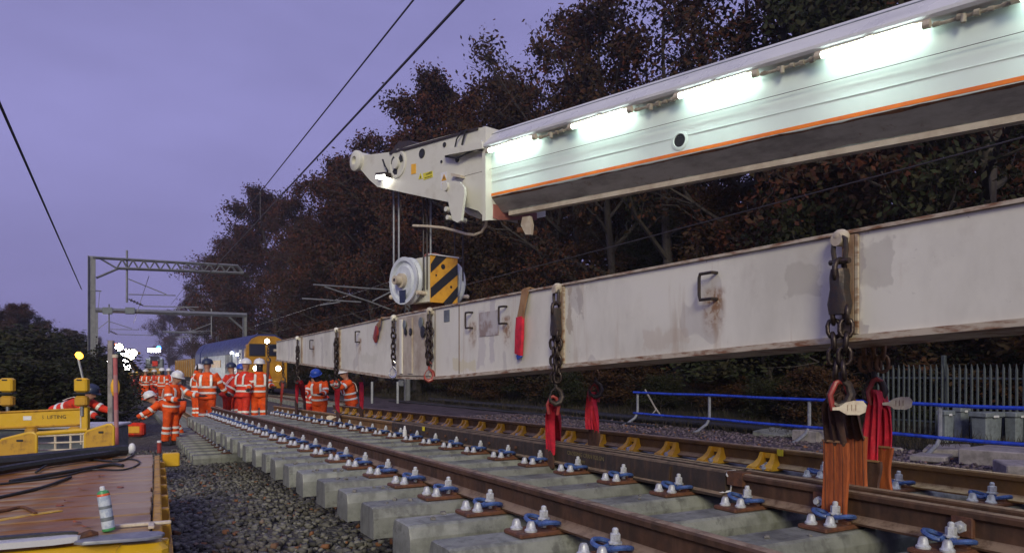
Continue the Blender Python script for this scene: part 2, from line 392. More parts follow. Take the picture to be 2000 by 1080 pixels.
M['letter_ochre'] = mat('letter_ochre', (.20, .16, .07), .7, var=.4, scale=60)
text('lettering', 'CROSSING CRRN R2LGN', .052, M['letter_ochre'], panel, Mtxt(5.45, 3.6165, railz(5.4) - .055))
text('lettering', '50097', .045, M['letter_ochre'], panel, Mtxt(5.50, 3.6165, railz(5.4) - .115))
# white weld mark over the joint, fishplate bolts on the near wing rail
b = MB(); b.ribbon([tp_(3.74, 3.70, railz(3.7) + .004), tp_(3.735, 3.63, railz(3.7) + .003), tp_(3.73, 3.615, railz(3.7) - .02), tp_(3.70, 3.628, railz(3.7) - .07), tp_(3.72, 3.64, railz(3.7) - .13), tp_(3.80, 3.60, railz(3.7) - .155)], .014, (0, 1, 0), .004)
b.build('paint_mark', M['band'], panel)
b = MB(); b.box(tp_(3.66, 3.655, railz(3.6) - .04), (.078, .14, .09)); b.build('weld_collar', M['rust'], panel)
for s in (2.16, 2.98):
    b = MB(); b.bbox(tp_(s, 3.630, railz(s) - .085), (.03, .105, .10), .004); w = b.build('bolt_plate', M['plate'], panel)
    b = MB(); c = tp_(s, 3.62, railz(s) - .085); b.cyl(c, c + V(-.022, 0, 0), .030, 6); b.cyl(c + V(-.02, 0, 0), c + V(-.045, 0, 0), .016, 10); b.build('bolt', M['cap'], w)
# sleepers: long concrete bearers with chamfered shoulders
def sleeper_mesh(L, name):
    prof = [(-.15, -.20), (.15, -.20), (.15, -.07), (.128, -.012), (.112, 0), (-.112, 0), (-.128, -.012), (-.15, -.07)]
    b = MB(); rg = []
    for x, q in ((-L / 2, .985), (-L / 2 + .015, 1), (-L * .3, 1), (0, 1), (L * .3, 1), (L / 2 - .015, 1), (L / 2, .985)):
        rg.append([V(x, y * q, z - (1 - q) * .4) for y, z in prof])
    b.rings(rg); return b.mesh(name, M['concrete'], ang=20)
SLM = sleeper_mesh(4.35, 'sleeper')
slope = lambda s: math.atan((railz(s + .1) - railz(s - .1)) / .2)
for k in KS:
    s = SL0 + SP * k
    o = inst('sleeper', SLM, panel, tp_(s, 1.45 + 2.175 + random.uniform(-.02, .02), railz(s) - .1995), (slope(s), 0, math.pi * (k % 2) + random.uniform(-.006, .006)))
# baseplates with clips, screws and caps
def plate_mesh(x0, x1):
    b = MB(); b.bbox(((x0 + x1) / 2, 0, .0135), (x1 - x0, .19, .026), .006); b.bbox((-.095, 0, .034), (.03, .15, .02), .004); return b.mesh('base_plate', M['plate'])
def arcs(b, sx):
    for sy in (-1, 1):
        pts = []
        for i in range(11):
            a = -1.05 + i * .47
            pts.append(V(sx * (-.140 - .050 * math.cos(a) + .012 * i / 10), sy * (.070 + .052 * math.sin(a)), .066 + .012 * math.sin(a * 1.3)))
        b.tube(pts, .0125, 7)
        b.tube([pts[0], V(sx * -.125, sy * .022, .066), V(sx * -.10, sy * .006, .07)], .0125, 7)
def clip_mesh():
    b = MB(); arcs(b, 1); b.tube([V(-.10, -.012, .07), V(-.098, 0, .071), V(-.10, .012, .07)], .0105, 7)
    return b.mesh('spring_clip', M['clip'])
def bolt_mesh():
    b = MB()
    for sx in (1,):
        x = -.118 * sx
        b.cyl((x, .0, .03), (x, 0, .075), .016, 8); b.lathe([(.034, .072), (.036, .080), (.026, .084), (.026, .118), (.022, .122)], (x, 0, 0), n=6); b.lathe([(.015, .122), (.015, .140), (.009, .146)], (x, 0, 0), n=8)
    return b.mesh('bolt', M['cap'], ang=25)
def cap_mesh():
    b = MB(); b.lathe([(.034, 0), (.035, .010), (.026, .018), (.021, .044), (.015, .054), (.004, .056)], n=10); return b.mesh('screw_cap', M['cap'], ang=40)
PM = {True: plate_mesh(-.315, .315), False: plate_mesh(-.315, .09)}
CLM = clip_mesh(); BLM = bolt_mesh(); CAPM = cap_mesh()
def fastening(s, t, both, root, loc, z, sl=0.0, level2=True):
    p = inst('base_plate', PM[both], root, loc(s, t, z), (sl, 0, random.uniform(-.02, .02)))
    if level2:
        for a in ((0, math.pi) if both else (0,)): inst('spring_clip', CLM, p, (random.uniform(-.006, .006), random.uniform(-.006, .006), 0), (random.uniform(-.05, .05), random.uniform(-.05, .05), a + random.uniform(-.08, .08))); inst('bolt', BLM, p, (0, 0, 0), (0, 0, a))
        inst('screw_cap', CAPM, p, (-.262, .045, .026)); inst('screw_cap', CAPM, p, (-.228, -.052, .026))
    return p
def bracemesh():
    b = MB()
    for sg_ in (-1, 1):
        rg = []
        for z, xo, yi, yo in ((0, -.150, .035, .150), (.018, -.145, .037, .140), (.05, -.095, .042, .112), (.09, -.062, .046, .095), (.142, -.044, .046, .086)):
            rg.append([V(xo, sg_ * yi, z), V(-.010, sg_ * yi, z), V(-.010, sg_ * yo, z), V(xo, sg_ * yo, z)])
        b.rings(rg)
    b.box((-.022, 0, .118), (.020, .10, .046)); b.bbox((-.07, 0, .002), (.18, .24, .008), .003)
    return b.mesh('rail_brace', M['brace'], ang=30)
BRM = bracemesh(); b = MB(); b.cyl((-.05, 0, .035), (-.13, -.012, .020), .018, 8); b.cyl((-.045, 0, .036), (-.06, 0, .033), .028, 6); b.ball((-.15, -.06, .016), .022, 8); BRB = b.mesh('bolt', M['cap'])
for k in KS:
    s = SL0 + SP * k; z = railz(s) - .1995; sl = slope(s)
    fastening(s, 2.155, True, panel, tp_, z, sl)
    fastening(s, 3.655, s > 10.6, panel, tp_, z, sl)
    if s < 4.6: fastening(s, 5.165, True, panel, tp_, z, sl)
    else:
        o = inst('rail_brace', BRM, panel, tp_(s, 5.165 - .005, z + .012), (sl, 0, 0)); inst('bolt', BRB, o, (0, 0, 0))
# small site marks on the rails
b = MB(); b.box(tp_(6.95, 2.26, railz(6.9) - .13), (.05, .10, .07)); b.build('timber_wedge', M['yellow_dirty'], panel)
M['tape'] = mat('yellow_tape', (.75, .62, .03), .6, var=.15)
for s, t in ((4.62, 5.10), (9.3, 3.60)):
    b = MB(); b.box(tp_(s, t, railz(s) - .03), (.012, .06, .055)); b.build('marker_label', M['tape'], panel)
b = MB(); b.lathe([(.03, 0), (.028, .09), (.02, .10), (.012, .15)], tp_(9.75, 3.5, railz(9.7) - .16), n=10); b.build('inspection_peg', M['white'], panel)

# ------------------------------------------------------------------ track already laid beyond the hanging panel
laid = thing('laid_track', 'laid track running away over the ballast below the far end of the hanging panel', 'track panel', P(16, 2.9, 0), TH)
ll = lambda s, t, z: V(t - 2.9, s - 16, z)
S2 = sleeper_mesh(2.9, 'sleeper')
lz = lambda s: .40
for k in range(34):
    s = 15.9 + .65 * k; inst('sleeper', S2, laid, ll(s, 2.75, .20)); 
    if k < 14:
        fastening(s, 2.155, False, laid, ll, .20, level2=False); o = inst('spring_clip', CLM, laid, ll(s, 2.155, .2)); inst('screw_cap', CAPM, laid, ll(s, 1.9, .226))
for tc_ in (2.155, 3.655): sweep('rail', RAILP, tc_, 15.4, 62, M['rail_yellow'], zf=lz, step=4, par=laid, loc=ll)
# running line beyond, where the locomotive stands
line2 = thing('railway_track', 'running line on which the blue locomotive and wagon stand', 'track', P(60, 9, .1), TH)
l2 = lambda s, t, z: V(t - 9, s - 60, z - .1)
for tc_ in (8.28, 9.78): sweep('rail', RAILP, tc_, 34, 150, M['rail'], zf=lambda s: .42, step=6, par=line2, loc=l2)
b = MB()
for k in range(110): b.box(l2(36 + k * .9, 9.03, .18), (2.5, .26, .16))
b.build('sleeper', M['concrete'], line2, kind='stuff')

# ------------------------------------------------------------------ spreader beam
def btop(s): return CAMZ + .713 + .055 * (1 - abs(s - 9.35) / 9.6)
def bdep(s):
    d = max(0, abs(s - 9.35) - .75)
    return .835 - (.0475 if s > 9.35 else .0500) * d
BT0, BT1 = 3.45, 3.95                             # near and far faces of the beam
BS0, BS1 = -.4, 18.85
beam = thing('spreader_beam', 'long white steel spreader beam with rust streaks, hung level under the crane hook', 'lifting beam', P(9.35, 3.7, btop(9.35) - .86), TH)
bz0 = btop(9.35) - .86
def bl(s, t, z): return V(t - 3.7, s - 9.35, z - bz0)
HANDLES = []                                      # (s, z) of the bent bar handles on the near face
for hx, hy in ((1383, 561), (985, 616), (919, 626), (701, 658), (611, 673)):
    q = st(pxt(hx, hy, BT0)); HANDLES.append((q[0], q[2]))
def beam_mat():
    t = NT('weathered_white_glints'); X, Yy, Zz = t.xyz()
    n1 = t.noise(1.1, 6, .65, stretch=(1, 1, .5)); base = t.mix(t.rng(n1, .4, .68), (.76, .735, .64), (.60, .575, .49))
    patch = t.rng(t.noise(2.1, 2, .4, stretch=(1, 1.2, .8)), .62, .64); base = t.mix(t.math('MULTIPLY', patch, .45), base, (.42, .39, .37))
    drip = t.rng(t.noise(5, 5, .65, stretch=(1, 1, .10)), .56, .72); base = t.mix(t.math('MULTIPLY', drip, .5), base, (.42, .31, .20))
    chips = t.rng(t.noise(26, 5, .75), .665, .70); cl = t.rng(t.noise(.9, 3), .42, .60); base = t.mix(t.math('MULTIPLY', chips, cl), base, (.085, .055, .04))
    grime = t.rng(t.noise(3.4, 5, .7), .52, .75); base = t.mix(t.math('MULTIPLY', grime, .22), base, (.36, .30, .24))
    wob = t.rng(t.noise(7, 4, .6), .3, .7, -.035, .035)
    for px_, py_, hs, hz, c_, k_ in ((1567, 548, .115, .085, (.44, .41, .34), .55), (1700, 520, .13, .12, (.46, .43, .37), .5), (1676, 560, .045, .30, (.40, .36, .36), .6), (1133, 592, .035, .10, (.42, .38, .33), .7), (962, 640, .05, .34, (.46, .42, .43), .6), (940, 660, .09, .30, (.50, .46, .46), .5), (1112, 610, .03, .20, (.40, .33, .26), .7), (1300, 660, .25, .05, (.50, .40, .30), .35), (720, 700, .45, .06, (.60, .58, .48), .6), (905, 712, .30, .05, (.66, .60, .40), .7)):  # last two pale yellow patches paint lamp reflections into the beam's colour
        q = st(pxt(px_, py_, BT0)); ey = t.rng(t.math('ADD', t.math('ABSOLUTE', t.math('SUBTRACT', Yy, q[0] - 9.35)), wob), hs - .008, hs + .008, 1, 0); ez = t.rng(t.math('ADD', t.math('ABSOLUTE', t.math('SUBTRACT', Zz, q[2] - bz0)), wob), hz - .01, hz + .02, 1, 0)
        base = t.mix(t.math('MULTIPLY', t.math('MULTIPLY', ey, ez), k_), base, c_)
    blot = t.noise(13, 6, .75)
    for s, z in HANDLES:
        dy = t.math('ABSOLUTE', t.math('SUBTRACT', Yy, s - 9.35 - .05)); dz = t.math('SUBTRACT', z - bz0 - .02, Zz)
        w = t.math('MULTIPLY', t.rng(dy, .03, .13, 1, 0), t.math('MULTIPLY', t.rng(dz, -.03, .03), t.rng(dz, .10, .36, 1, 0)))
        base = t.mix(t.math('MULTIPLY', t.math('MULTIPLY', w, t.rng(blot, .44, .56)), .95, True), base, (.20, .075, .025))
        base = t.mix(t.math('MULTIPLY', w, .35), base, (.42, .27, .13))
    t.set(base, t.rng(t.noise(5, 3), .3, .7, .32, .55), 0, .5); t.bump(t.noise(3.5, 4), .12, .02); return t.mat
M['beam'] = beam_mat()
M['beam_edge'] = mat('beam_edge', (.50, .43, .33), .6, col2=(.20, .085, .035), scale=4, lo=.42, hi=.66, stretch=(1, 1.5, 6))
M['joint'] = mat('joint_brown', (.36, .27, .19), .65, col2=(.22, .11, .06), scale=6)
ssb = [BS0] + [x for x in np.arange(.5, 18.6, .75)] + [BS1]
b = MB(); b.rings([[bl(s, BT0, btop(s) - bdep(s)), bl(s, BT1, btop(s) - bdep(s)), bl(s, BT1, btop(s)), bl(s, BT0, btop(s))] for s in ssb]); b.build('beam_body', M['beam'], beam)
def flange(zf, th, name, m):
    b = MB(); b.rings([[bl(s, BT0 - .022, zf(s)), bl(s, BT1 + .022, zf(s)), bl(s, BT1 + .022, zf(s) + th), bl(s, BT0 - .022, zf(s) + th)] for s in ssb]); return b.build(name, m, beam)
flange(lambda s: btop(s) + .002, .018, 'top_flange', M['beam_edge']); flange(lambda s: btop(s) - bdep(s) - .036, .034, 'bottom_flange', M['beam_edge'])
def bs(x, t=BT0): return st(pxt(x, 600, t))[0]
for x in (1660, 1097, 664, 590):                  # joints between the beam's sections
    s = bs(x); b = MB(); b.box(bl(s, BT0 - .008, btop(s) - bdep(s) / 2), (.022, .07, bdep(s) - .01)); b.build('joint_strip', M['joint'], beam)
    b = MB(); b.box(bl(s - .05, BT0 - .010, btop(s) - bdep(s) / 2), (.012, .018, bdep(s) - .012)); b.build('weld_bead', M['beam_edge'], beam)
for x in (850, 897):
    s = bs(x); b = MB(); b.box(bl(s, BT0 - .002, btop(s) - bdep(s) / 2), (.006, .012, bdep(s) - .012)); b.build('seam', M['rust'], beam)
# lifting head of the beam: thick cheek plates, recesses and holes under the hook
s0, s1 = bs(843), bs(778)
b = MB(); b.bbox(bl((s0 + s1) / 2, BT0 - .012, btop(9.4) - .43), (.03, s1 - s0, .80), .008); ck = b.build('cheek_plate', M['cream'], beam)
for x, w, m in ((806, .16, M['cream']), (788, .10, M['beam'])):
    s = bs(x); b = MB(); b.bbox(bl(s, BT0 - .034, btop(s) - .43), (.016, w, .74), .004); b.build('cheek_rib', m, beam)
for x, y, rr in ((792, 648, .045), (802, 648, .05), (826, 648, .075), (790, 634, .06), (822, 630, .07)):
    p = pxt(x, y, BT0 - .046); q = st(p); b = MB(); c = bl(q[0], BT0 - .042, q[2])
    b.lathe([(.002, 0), (rr, 0), (rr, .012), (rr * .8, .014), (.002, .014)], c, axis_rot((-1, 0, 0)), 14, 0); b.build('pin_hole', M['black'] if y > 640 else M['grey'], beam)
for x, y, w, h, m in ((873, 617, .17, .14, M['grey']), (955, 632, .46, .26, None)):
    q = st(pxt(x, y, BT0)); b = MB(); b.bbox(bl(q[0], BT0 - .003, q[2]), (.006, w, h), .002)
    if m is None: m = mat('worn_plate', (.50, .47, .46), .6, col2=(.30, .23, .20), scale=5, lo=.42, hi=.6)
    b.build('data_plate', m, beam)
for s, z in HANDLES:
    b = MB(); h = .085; pts = [(0, -h), (-.045, -h), (-.045, -h + .02), (-.045, h - .02), (-.045, h), (0, h)]
    off = .085 if s < 6 else .06
    b.tube([bl(s - off, BT0 + .004, z - h), bl(s - off, BT0 - .05, z - h), bl(s + off * .2, BT0 - .055, z - h), bl(s + off * .3, BT0 - .055, z - h * .6), bl(s + off * .3, BT0 - .055, z + h * .7), bl(s + off * .2, BT0 - .055, z + h), bl(s - off, BT0 - .05, z + h), bl(s - off, BT0 + .004, z + h)], .011, 8)
    b.build('grab_handle', M['dark_steel'], beam)
for x in (1640, 1087, 1707, 838, 768, 656, 580, 1165): # rounded lugs on the top edge where the chains hang
    t = 3.40 if x not in (1707, 1165) else 4.0
    s = bs(x, t); b = MB(); b.ball(bl(s, t + .01, btop(s) - .012), (.045, .046, .040), 14); b.cyl(bl(s, t + .06, btop(s) - .03), bl(s, t - .03, btop(s) - .03), .036, 12); b.build('lug', M['cream'] if x > 800 else M['beam'], beam)
b = MB()
for t0 in (3.45, 3.97): b.bbox(bl(18.93, (3.45 + 3.95) / 2 + (t0 - 3.71) * .8, btop(18.8) - .2), (.03, .16, .32), .006)
b.cyl(bl(18.95, 3.4, btop(18.8) - .2), bl(18.95, 4.0, btop(18.8) - .2), .035, 10); b.build('end_bracket', M['cream'], beam)

# ------------------------------------------------------------------ chains
def linkmesh(L, w, r, name, m):
    b = MB(); n = 5; pts = []
    for i in range(2 * n):
        up = i < n; a = math.pi * (i % n) / (n - 1); pts.append(V(math.cos(a) * w * (1 if up else -1), 0, (L / 2 - w) * (1 if up else -1) + math.sin(a) * w * (1 if up else -1)))
    k = 6; rg = []
    for i, p in enumerate(pts):
        t_ = (pts[(i + 1) % len(pts)] - pts[i - 1]).normalized(); x = V(0, 1, 0); y = t_.cross(x)
        rg.append([p + x * math.cos(2 * math.pi * j / k) * r + y * math.sin(2 * math.pi * j / k) * r for j in range(k)])
    rg.append(rg[0]); b.rings(rg, cap=False); return b.mesh(name, m, ang=80)
LK = linkmesh(.098, .031, .0125, 'link', M['chain']); LKR = linkmesh(.098, .031, .0125, 'link', M['rusty_chain'])
b = MB(); b.tube([V(0, 0, .06), V(0, 0, .02), V(.05, 0, -.02), V(.068, 0, -.08), V(.045, 0, -.135), V(-.01, 0, -.155), V(-.058, 0, -.125), V(-.072, 0, -.07)], [.018, .019, .024, .028, .03, .028, .02, .010], 9); b.tube([V(0, 0, .13), V(.035, 0, .095), V(0, 0, .055), V(-.035, 0, .095), V(0, 0, .13)], .013, 7)
b.tube([V(-.002, 0, .02), V(-.045, 0, -.02), V(-.066, 0, -.072)], .007, 6)
HKM = {k: b.mesh('hook', M[k]) for k in ('dark_steel', 'silver', 'hook_red')}
b = MB(); b.tube([V(-.035, 0, -.09), V(-.05, 0, .0), V(-.045, 0, .07), V(0, 0, .10), V(.045, 0, .07), V(.05, 0, 0), V(.035, 0, -.09)], .016, 8); b.cyl((-.075, 0, -.075), (.075, 0, -.075), .019, 8); SHM = b.mesh('shackle', M['dark_steel'])
b = MB(); b.rings([[V(x * w, y * .04, z) for x, y in ((-1, -.6), (-.6, -1), (.6, -1), (1, -.6), (1, .6), (.6, 1), (-.6, 1), (-1, .6))] for z, w in ((.15, .045), (.10, .055), (.02, .05), (-.08, .07), (-.15, .058))]); SHT = b.mesh('shortener', M['dark_steel'])
def chain(x, y0, y1, t, label, hook='dark_steel', strands=2, rusty=False, short=False, group='chains hanging from the spreader beam'):
    top = pxt(x, y0, t); bot = pxt(x, y1, t)
    root = thing('lifting_chain', label, 'chain', top, TH, group)
    L = top.z - bot.z; m = LKR if rusty else LK
    inst('shackle', SHM, root, (0, 0, -.03), (0, 0, math.pi / 2), .8)
    z0 = -.13
    if short: inst('shortener', SHT, root, (0, 0, -.25), (0, 0, math.pi / 2)).scale = (.85, 1, .8); z0 = -.37; inst('link', m, root, (0, 0, -.14), (0, 0, 0), 1.25)
    n = max(1, int((L + z0) / .0735))
    for q in range(strands):
        off = (q - (strands - 1) / 2) * .085
        for i in range(n):
            inst('link', m, root, (random.uniform(-.004, .004), off * (1 - .45 * i / max(1, n)) , z0 - i * .0735), (random.uniform(-.12, .12), random.uniform(-.08, .08), (i % 2) * math.pi / 2 + .7 + random.uniform(-.15, .15)))
    if hook: inst('hook', HKM[hook], root, (0, 0, -L + .02), (0, 0, random.uniform(-.3, .3) - TH), .85)
    return root, bot
near = 'hanging on the near side of the white beam'
ch = {}
ch['F'] = chain(1640, 478, 752, 3.385, 'dark heavy chain with a shortener, on the nearest beam joint at the photo right', short=True)
ch['F2'] = chain(1707, 596, 748, 4.0, 'rusty chain behind the beam holding the bright red sling by the palisade fence', rusty=True, strands=3)
ch['E'] = chain(1086, 573, 764, 3.40, 'dark chain in front of the beam just below the cream lug mid beam', short=True)
ch['E2'] = chain(1163, 690, 752, 4.0, 'single rusty chain under the beam holding the red sling before the dark bank', rusty=True, strands=1)
ch['D'] = chain(838, 615, 726, 3.39, 'dark chain with a red open hook at the beam centre', hook='hook_red')
ch['C'] = chain(768, 627, 722, 3.40, 'chain with a bright steel hook hanging free left of the beam centre', hook='silver', strands=1)
ch['B'] = chain(657, 650, 745, 3.40, 'chain on the second beam joint from the far end', strands=2)
ch['A'] = chain(581, 668, 738, 3.40, 'chain on the beam joint nearest the far end', strands=2)
ch['A2'] = chain(553, 684, 738, 4.0, 'thin dark chain behind the beam close to its far end', strands=1)
ch['B2'] = chain(705, 700, 742, 4.0, 'short chain behind the beam above the person holding up a camera', strands=1)
ch['Z'] = chain(524, 672, 700, 3.7, 'chain at the very far end of the beam by the locomotive', strands=1)

# ------------------------------------------------------------------ slings
def hash_seed(x): return int(x * 7) % 1000
def folded(b, pts, w, wd, seed, gather=.42, amp=.030, th=.006):
    """webbing gathered at the top and opening out downwards, with folds"""
    rg = random.Random(seed); n = 12; out = []
    for i in range(n + 1):
        u = i / n * (len(pts) - 1); k = min(int(u), len(pts) - 2); out.append(pts[k].lerp(pts[k + 1], u - k))
    ph = [rg.uniform(0, 6.28) for _ in range(3)]; rings = []; m = 11
    for i, p in enumerate(out):
        f = i / n; t_ = (out[min(i + 1, n)] - out[max(i - 1, 0)]).normalized(); d = Vector(wd); d = (d - t_ * d.dot(t_)).normalized(); q = t_.cross(d)
        ww = w * (gather + (1 - gather) * f ** .7); am = amp * (1 - f) ** .8 + min(.004, amp * .3)
        front = [p + d * ww * (j / (m - 1) - .5) + q * (am * math.sin(j * 1.55 + ph[0] + f * 1.4) + .35 * am * math.sin(j * 2.9 + ph[1])) + d * .010 * math.sin(f * 5 + ph[2]) for j in range(m)]
        rings.append([a - q * th for a in front] + [a + q * th for a in reversed(front)])
    b.rings(rings)
def sling(x, y0, t0, legs, label, tag_dir=None, ring=None, group='lifting slings round the rails'):
    """legs: lists of (x, y, t) pixel stations with a sleeve start index"""
    A = pxt(x, y0, t0); root = thing('lifting_sling', label, 'sling', A, 0, group)
    for lg, w, m1, m2, split in legs:
        pts = [pxt(a, b_, t_) - A for a, b_, t_ in lg]
        b = MB(); folded(b, pts[:split + 1], w, U, hash_seed(lg[0][0])); b.build('webbing', M[m1], root, ang=70)
        if m2:
            b = MB(); q = pts[split:]; q = [q[0] + V(0, 0, .02)] + q[1:]
            folded(b, q, w * 1.14, U, hash_seed(lg[0][0]) + 3, .97, .003, .011); ws_ = b.build('wear_sleeve', M[m2], root, ang=70)
            if y0 < 768 and x > 1600:
                for o_ in (-.44, -.02, .42):
                    b = MB(); b.tube([p_ + U * (w * o_) - N * .0145 for p_ in q[:-1]], .0014, 5); b.build('stitching', M['sling_brown'], ws_)
                b = MB(); b.ribbon([q[0] - U * w * .55 - N * .012, q[0] - N * .019, q[0] + U * w * .55 - N * .012], .012, (0, 0, 1), .006); b.build('hem', M['sling_tan'], ws_)
    if ring:
        b = MB(); r = .075
        b.tube([V(-.035, 0, -.10), V(-.05, 0, -.02), V(-.02, 0, .045), V(.0, 0, .055), V(.03, 0, .04), V(.052, 0, -.02), V(.04, 0, -.11)], .015, 8); b.build('sling_eye', M[ring], root)
    if tag_dir:
        b = MB(); d = Vector(tag_dir[0]).normalized(); up = V(0, 0, 1); c = Vector(tag_dir[1])
        poly = [(0, -.008), (.035, -.010), (.075, -.036), (.14, -.040), (.172, -.026), (.178, .012), (.160, .036), (.11, .040), (.07, .032), (.035, .010), (0, .008)]
        nn = d.cross(up); b.prism([(u * .95, v * .95) for u, v in poly], -.002, .002, lambda u, v, w: c + d * u + up * v + nn * w); tg_ = b.build('sling_tag', M['tag'], root)
        b = MB()
        for k in range(3): o_ = c + d * (.075 + .02 * k) - nn * -.0035; b.box(o_ + up * .002, (.003, .003, .032))
        b.build('print', M['joint'], tg_)
    return root
sling(1640, 764, 3.385, [
    ([(1634, 768, 3.40), (1628, 800, 3.46), (1630, 868, 3.55), (1632, 940, 3.575), (1632, 1008, 3.58), (1640, 1026, 3.62)], .135, 'sling_brown', 'sling_orange', 2),
    ([(1648, 768, 3.42), (1660, 800, 3.6), (1672, 858, 3.86), (1674, 955, 3.865), (1674, 985, 3.85)], .125, 'sling_brown', 'sling_orange', 2)],
    'worn brown web sling with orange wear sleeve round the nearest rail', ((1, -.15, .05), (-.06, -.05, -.09)), 'hook_red')
sling(1712, 758, 4.0, [
    ([(1712, 762, 3.99), (1702, 800, 3.97), (1697, 905, 3.96), (1696, 962, 3.96)], .135, 'sling_red', 'sling_brown', 2),
    ([(1718, 762, 4.02), (1724, 800, 4.04), (1722, 878, 4.06), (1720, 960, 4.07)], .12, 'sling_red', 'sling_orange', 2)],
    'bright red web sling with brown sleeves just behind the nearest sling', ((1, -.1, .04), (.0, -.07, -.09)), 'hook_red')
sling(1080, 786, 3.40, [
    ([(1078, 788, 3.42), (1075, 820, 3.5), (1074, 882, 3.575), (1073, 912, 3.58)], .12, 'sling_red', 'sling_brown', 2),
    ([(1084, 788, 3.44), (1086, 820, 3.7), (1088, 862, 3.97)], .12, 'sling_red', None, 2)],
    'deep red sling hanging in front of the dark crossing, mid panel', None, 'hook_red')
sling(1160, 762, 4.0, [
    ([(1158, 766, 4.0), (1160, 800, 4.0), (1160, 842, 4.03), (1160, 872, 4.05)], .14, 'sling_red', 'sling_brown', 2),
    ([(1156, 766, 4.0), (1153, 800, 3.97), (1152, 838, 3.96)], .12, 'sling_red', None, 2)],
    'red sling dropping between the yellow rail braces, seen against the dark bank', None, 'hook_red')
sling(660, 752, 3.40, [([(659, 754, 3.42), (659, 780, 3.5), (660, 804, 3.57), (660, 836, 3.58)], .19, 'sling_red', 'sling_brown', 2)], 'red sling with blue stitching band beside the bending blue helmet worker', ((-1, -.2, -.1), (-.02, -.04, -.55)))
sling(584, 744, 3.40, [([(582, 746, 3.42), (580, 760, 3.46), (579, 782, 3.5), (579, 806, 3.57), (580, 824, 3.58)], .17, 'sling_red', 'sling_brown', 2), ([(587, 746, 3.43), (591, 762, 3.6), (594, 782, 3.75), (596, 802, 3.8)], .17, 'sling_red', 'sling_brown', 2)], 'red sling with two spread legs near the far end of the beam')
sling(552, 742, 4.0, [([(552, 744, 4.0), (551, 760, 4.0), (549, 786, 4.0), (547, 800, 3.95)], .2, 'hook_red', 'sling_brown', 2)], 'dark maroon sling closest to the far end of the beam')
sling(705, 744, 4.0, [([(705, 746, 4.0), (705, 770, 4.0), (706, 796, 4.03), (705, 812, 4.05)], .2, 'sling_red', 'sling_brown', 2)], 'red sling hanging beside the person taking a picture')
sling(524, 704, 3.7, [([(524, 706, 3.7), (522, 740, 3.62), (520, 790, 3.58), (520, 812, 3.58)], .17, 'sling_brown', None, 3)], 'plain brown sling beside the white helmet worker at the beam end')
# strap ends thrown over the top of the beam
def strap(x0, y0, x1, y1, x2, y2, x3, y3, label, ms, tip=None):
    z = lambda x: btop(bs(x, 3.5)) + .028
    q = st(pxt(x0, y0, 3.62)); A = P(q[0], 3.62, z(x0)); root = thing('strap', label, 'strap', A, 0, 'straps thrown over the beam')
    pts = [P(bs(x0, 3.75) - .12, 3.80, z(x0)), A, P(bs(x1, 3.42), 3.425, z(x1) + .005), pxt((x1 + x2) / 2, (y1 + y2) / 2, 3.405), pxt(x2, y2, 3.41)]
    b = MB(); b.ribbon([p - A for p in pts], .11, U, .012); b.build('webbing', M[ms[0]], root)
    b = MB(); m_ = pxt((x2 * .6 + x3 * .4), (y2 * .6 + y3 * .4), 3.40); b.ribbon([pxt(x2, y2 - 3, 3.41) - A, m_ - A, pxt(x3, y3, 3.415) - A], [.115, .13, .115], U, .03); s_ = b.build('sleeve', M[ms[1]], root)
    if tip: b = MB(); b.ribbon([pxt(x3, y3 - 1, 3.413) - A, pxt(x3 + 2, y3 + 8, 3.415) - A], .08, U, .016); b.build('stitched_end', M[tip], root)
strap(1052, 565, 1026, 568, 1016, 622, 1013, 692, 'strap over the beam top with a long red sleeve and blue end', ('sling_tan', 'sling_red'), 'blue')
strap(772, 618, 744, 628, 737, 640, 732, 664, 'short strap over the beam top with a small orange red sleeve', ('sling_tan', 'hook_red'))
# ------------------------------------------------------------------ crane boom
BD = V(.679, -.734, 0); BN = V(-.734, -.679, 0)   # along the boom towards the crane, out of its near face
def zs(k): return CAMZ + 2.074 - .0295 * k
BO = V(-1.61 + .679 * 2, 9.99 - .734 * 2, zs(2)) - BN * .45
def FP(k, o, h): return V(-1.61, 9.99, 0) + BD * k + BN * o + V(0, 0, zs(k) + h)
def bw(k, o, h): return FP(k, o, h) - BO
def bf(x, y, o=0.0):
    a = (x - 1000) / F
    k = (a * (9.99 - .679 * o) + 1.61 + .734 * o) / (.679 + .734 * a)
    Y = 9.99 - .679 * o - .734 * k
    return k, CAMZ + (HZ - y) * Y / F - zs(k)
boom = thing('crane_boom', 'white telescopic crane boom with a row of glowing tube lamps and an orange stripe', 'crane boom', BO)
K0, K1 = bf(943, 380)[0], 14.0
def extr(name, poly, m, k0=K0, k1=K1, n=2, par=boom, ang=30):
    b = MB(); b.rings([[bw(k0 + (k1 - k0) * i / n, o, h) for o, h in poly] for i in range(n + 1)]); return b.build(name, m, par, ang=ang)
extr('boom_section', [(0, .50), (0, -.02), (-.16, -.175), (-.215, -.175), (-.36, .02), (-.88, .02), (-.88, .50)], M['boom'])
extr('top_tray', [(.03, .508), (.095, .515), (.115, .535), (.115, .56), (-.04, .735), (-.36, .775), (-.88, .74), (-.88, .505), (0, .503)], M['tray'], K0 + .02)
extr('tray_joint', [(.0, .694), (-.006, .700), (-.012, .706), (-.006, .69)], M['grey'], K0 + .1)
extr('bottom_flange', [(-.150, -.178), (-.150, -.224), (-.22, -.228), (-.22, -.178)], M['cream'], K0 + .28)
extr('stripe', [(.004, .018), (.004, -.012), (.0005, -.012), (.0005, .018)], M['stripe'])
extr('weld_seam', [(.005, .156), (.005, .150), (.0005, .148), (.0005, .158)], M['boom'])
extr('trip_wire', [(.030, .290), (.0345, .2875), (.030, .285), (.0255, .2875)], M['ink'], bf(950, 336)[0] - .55)
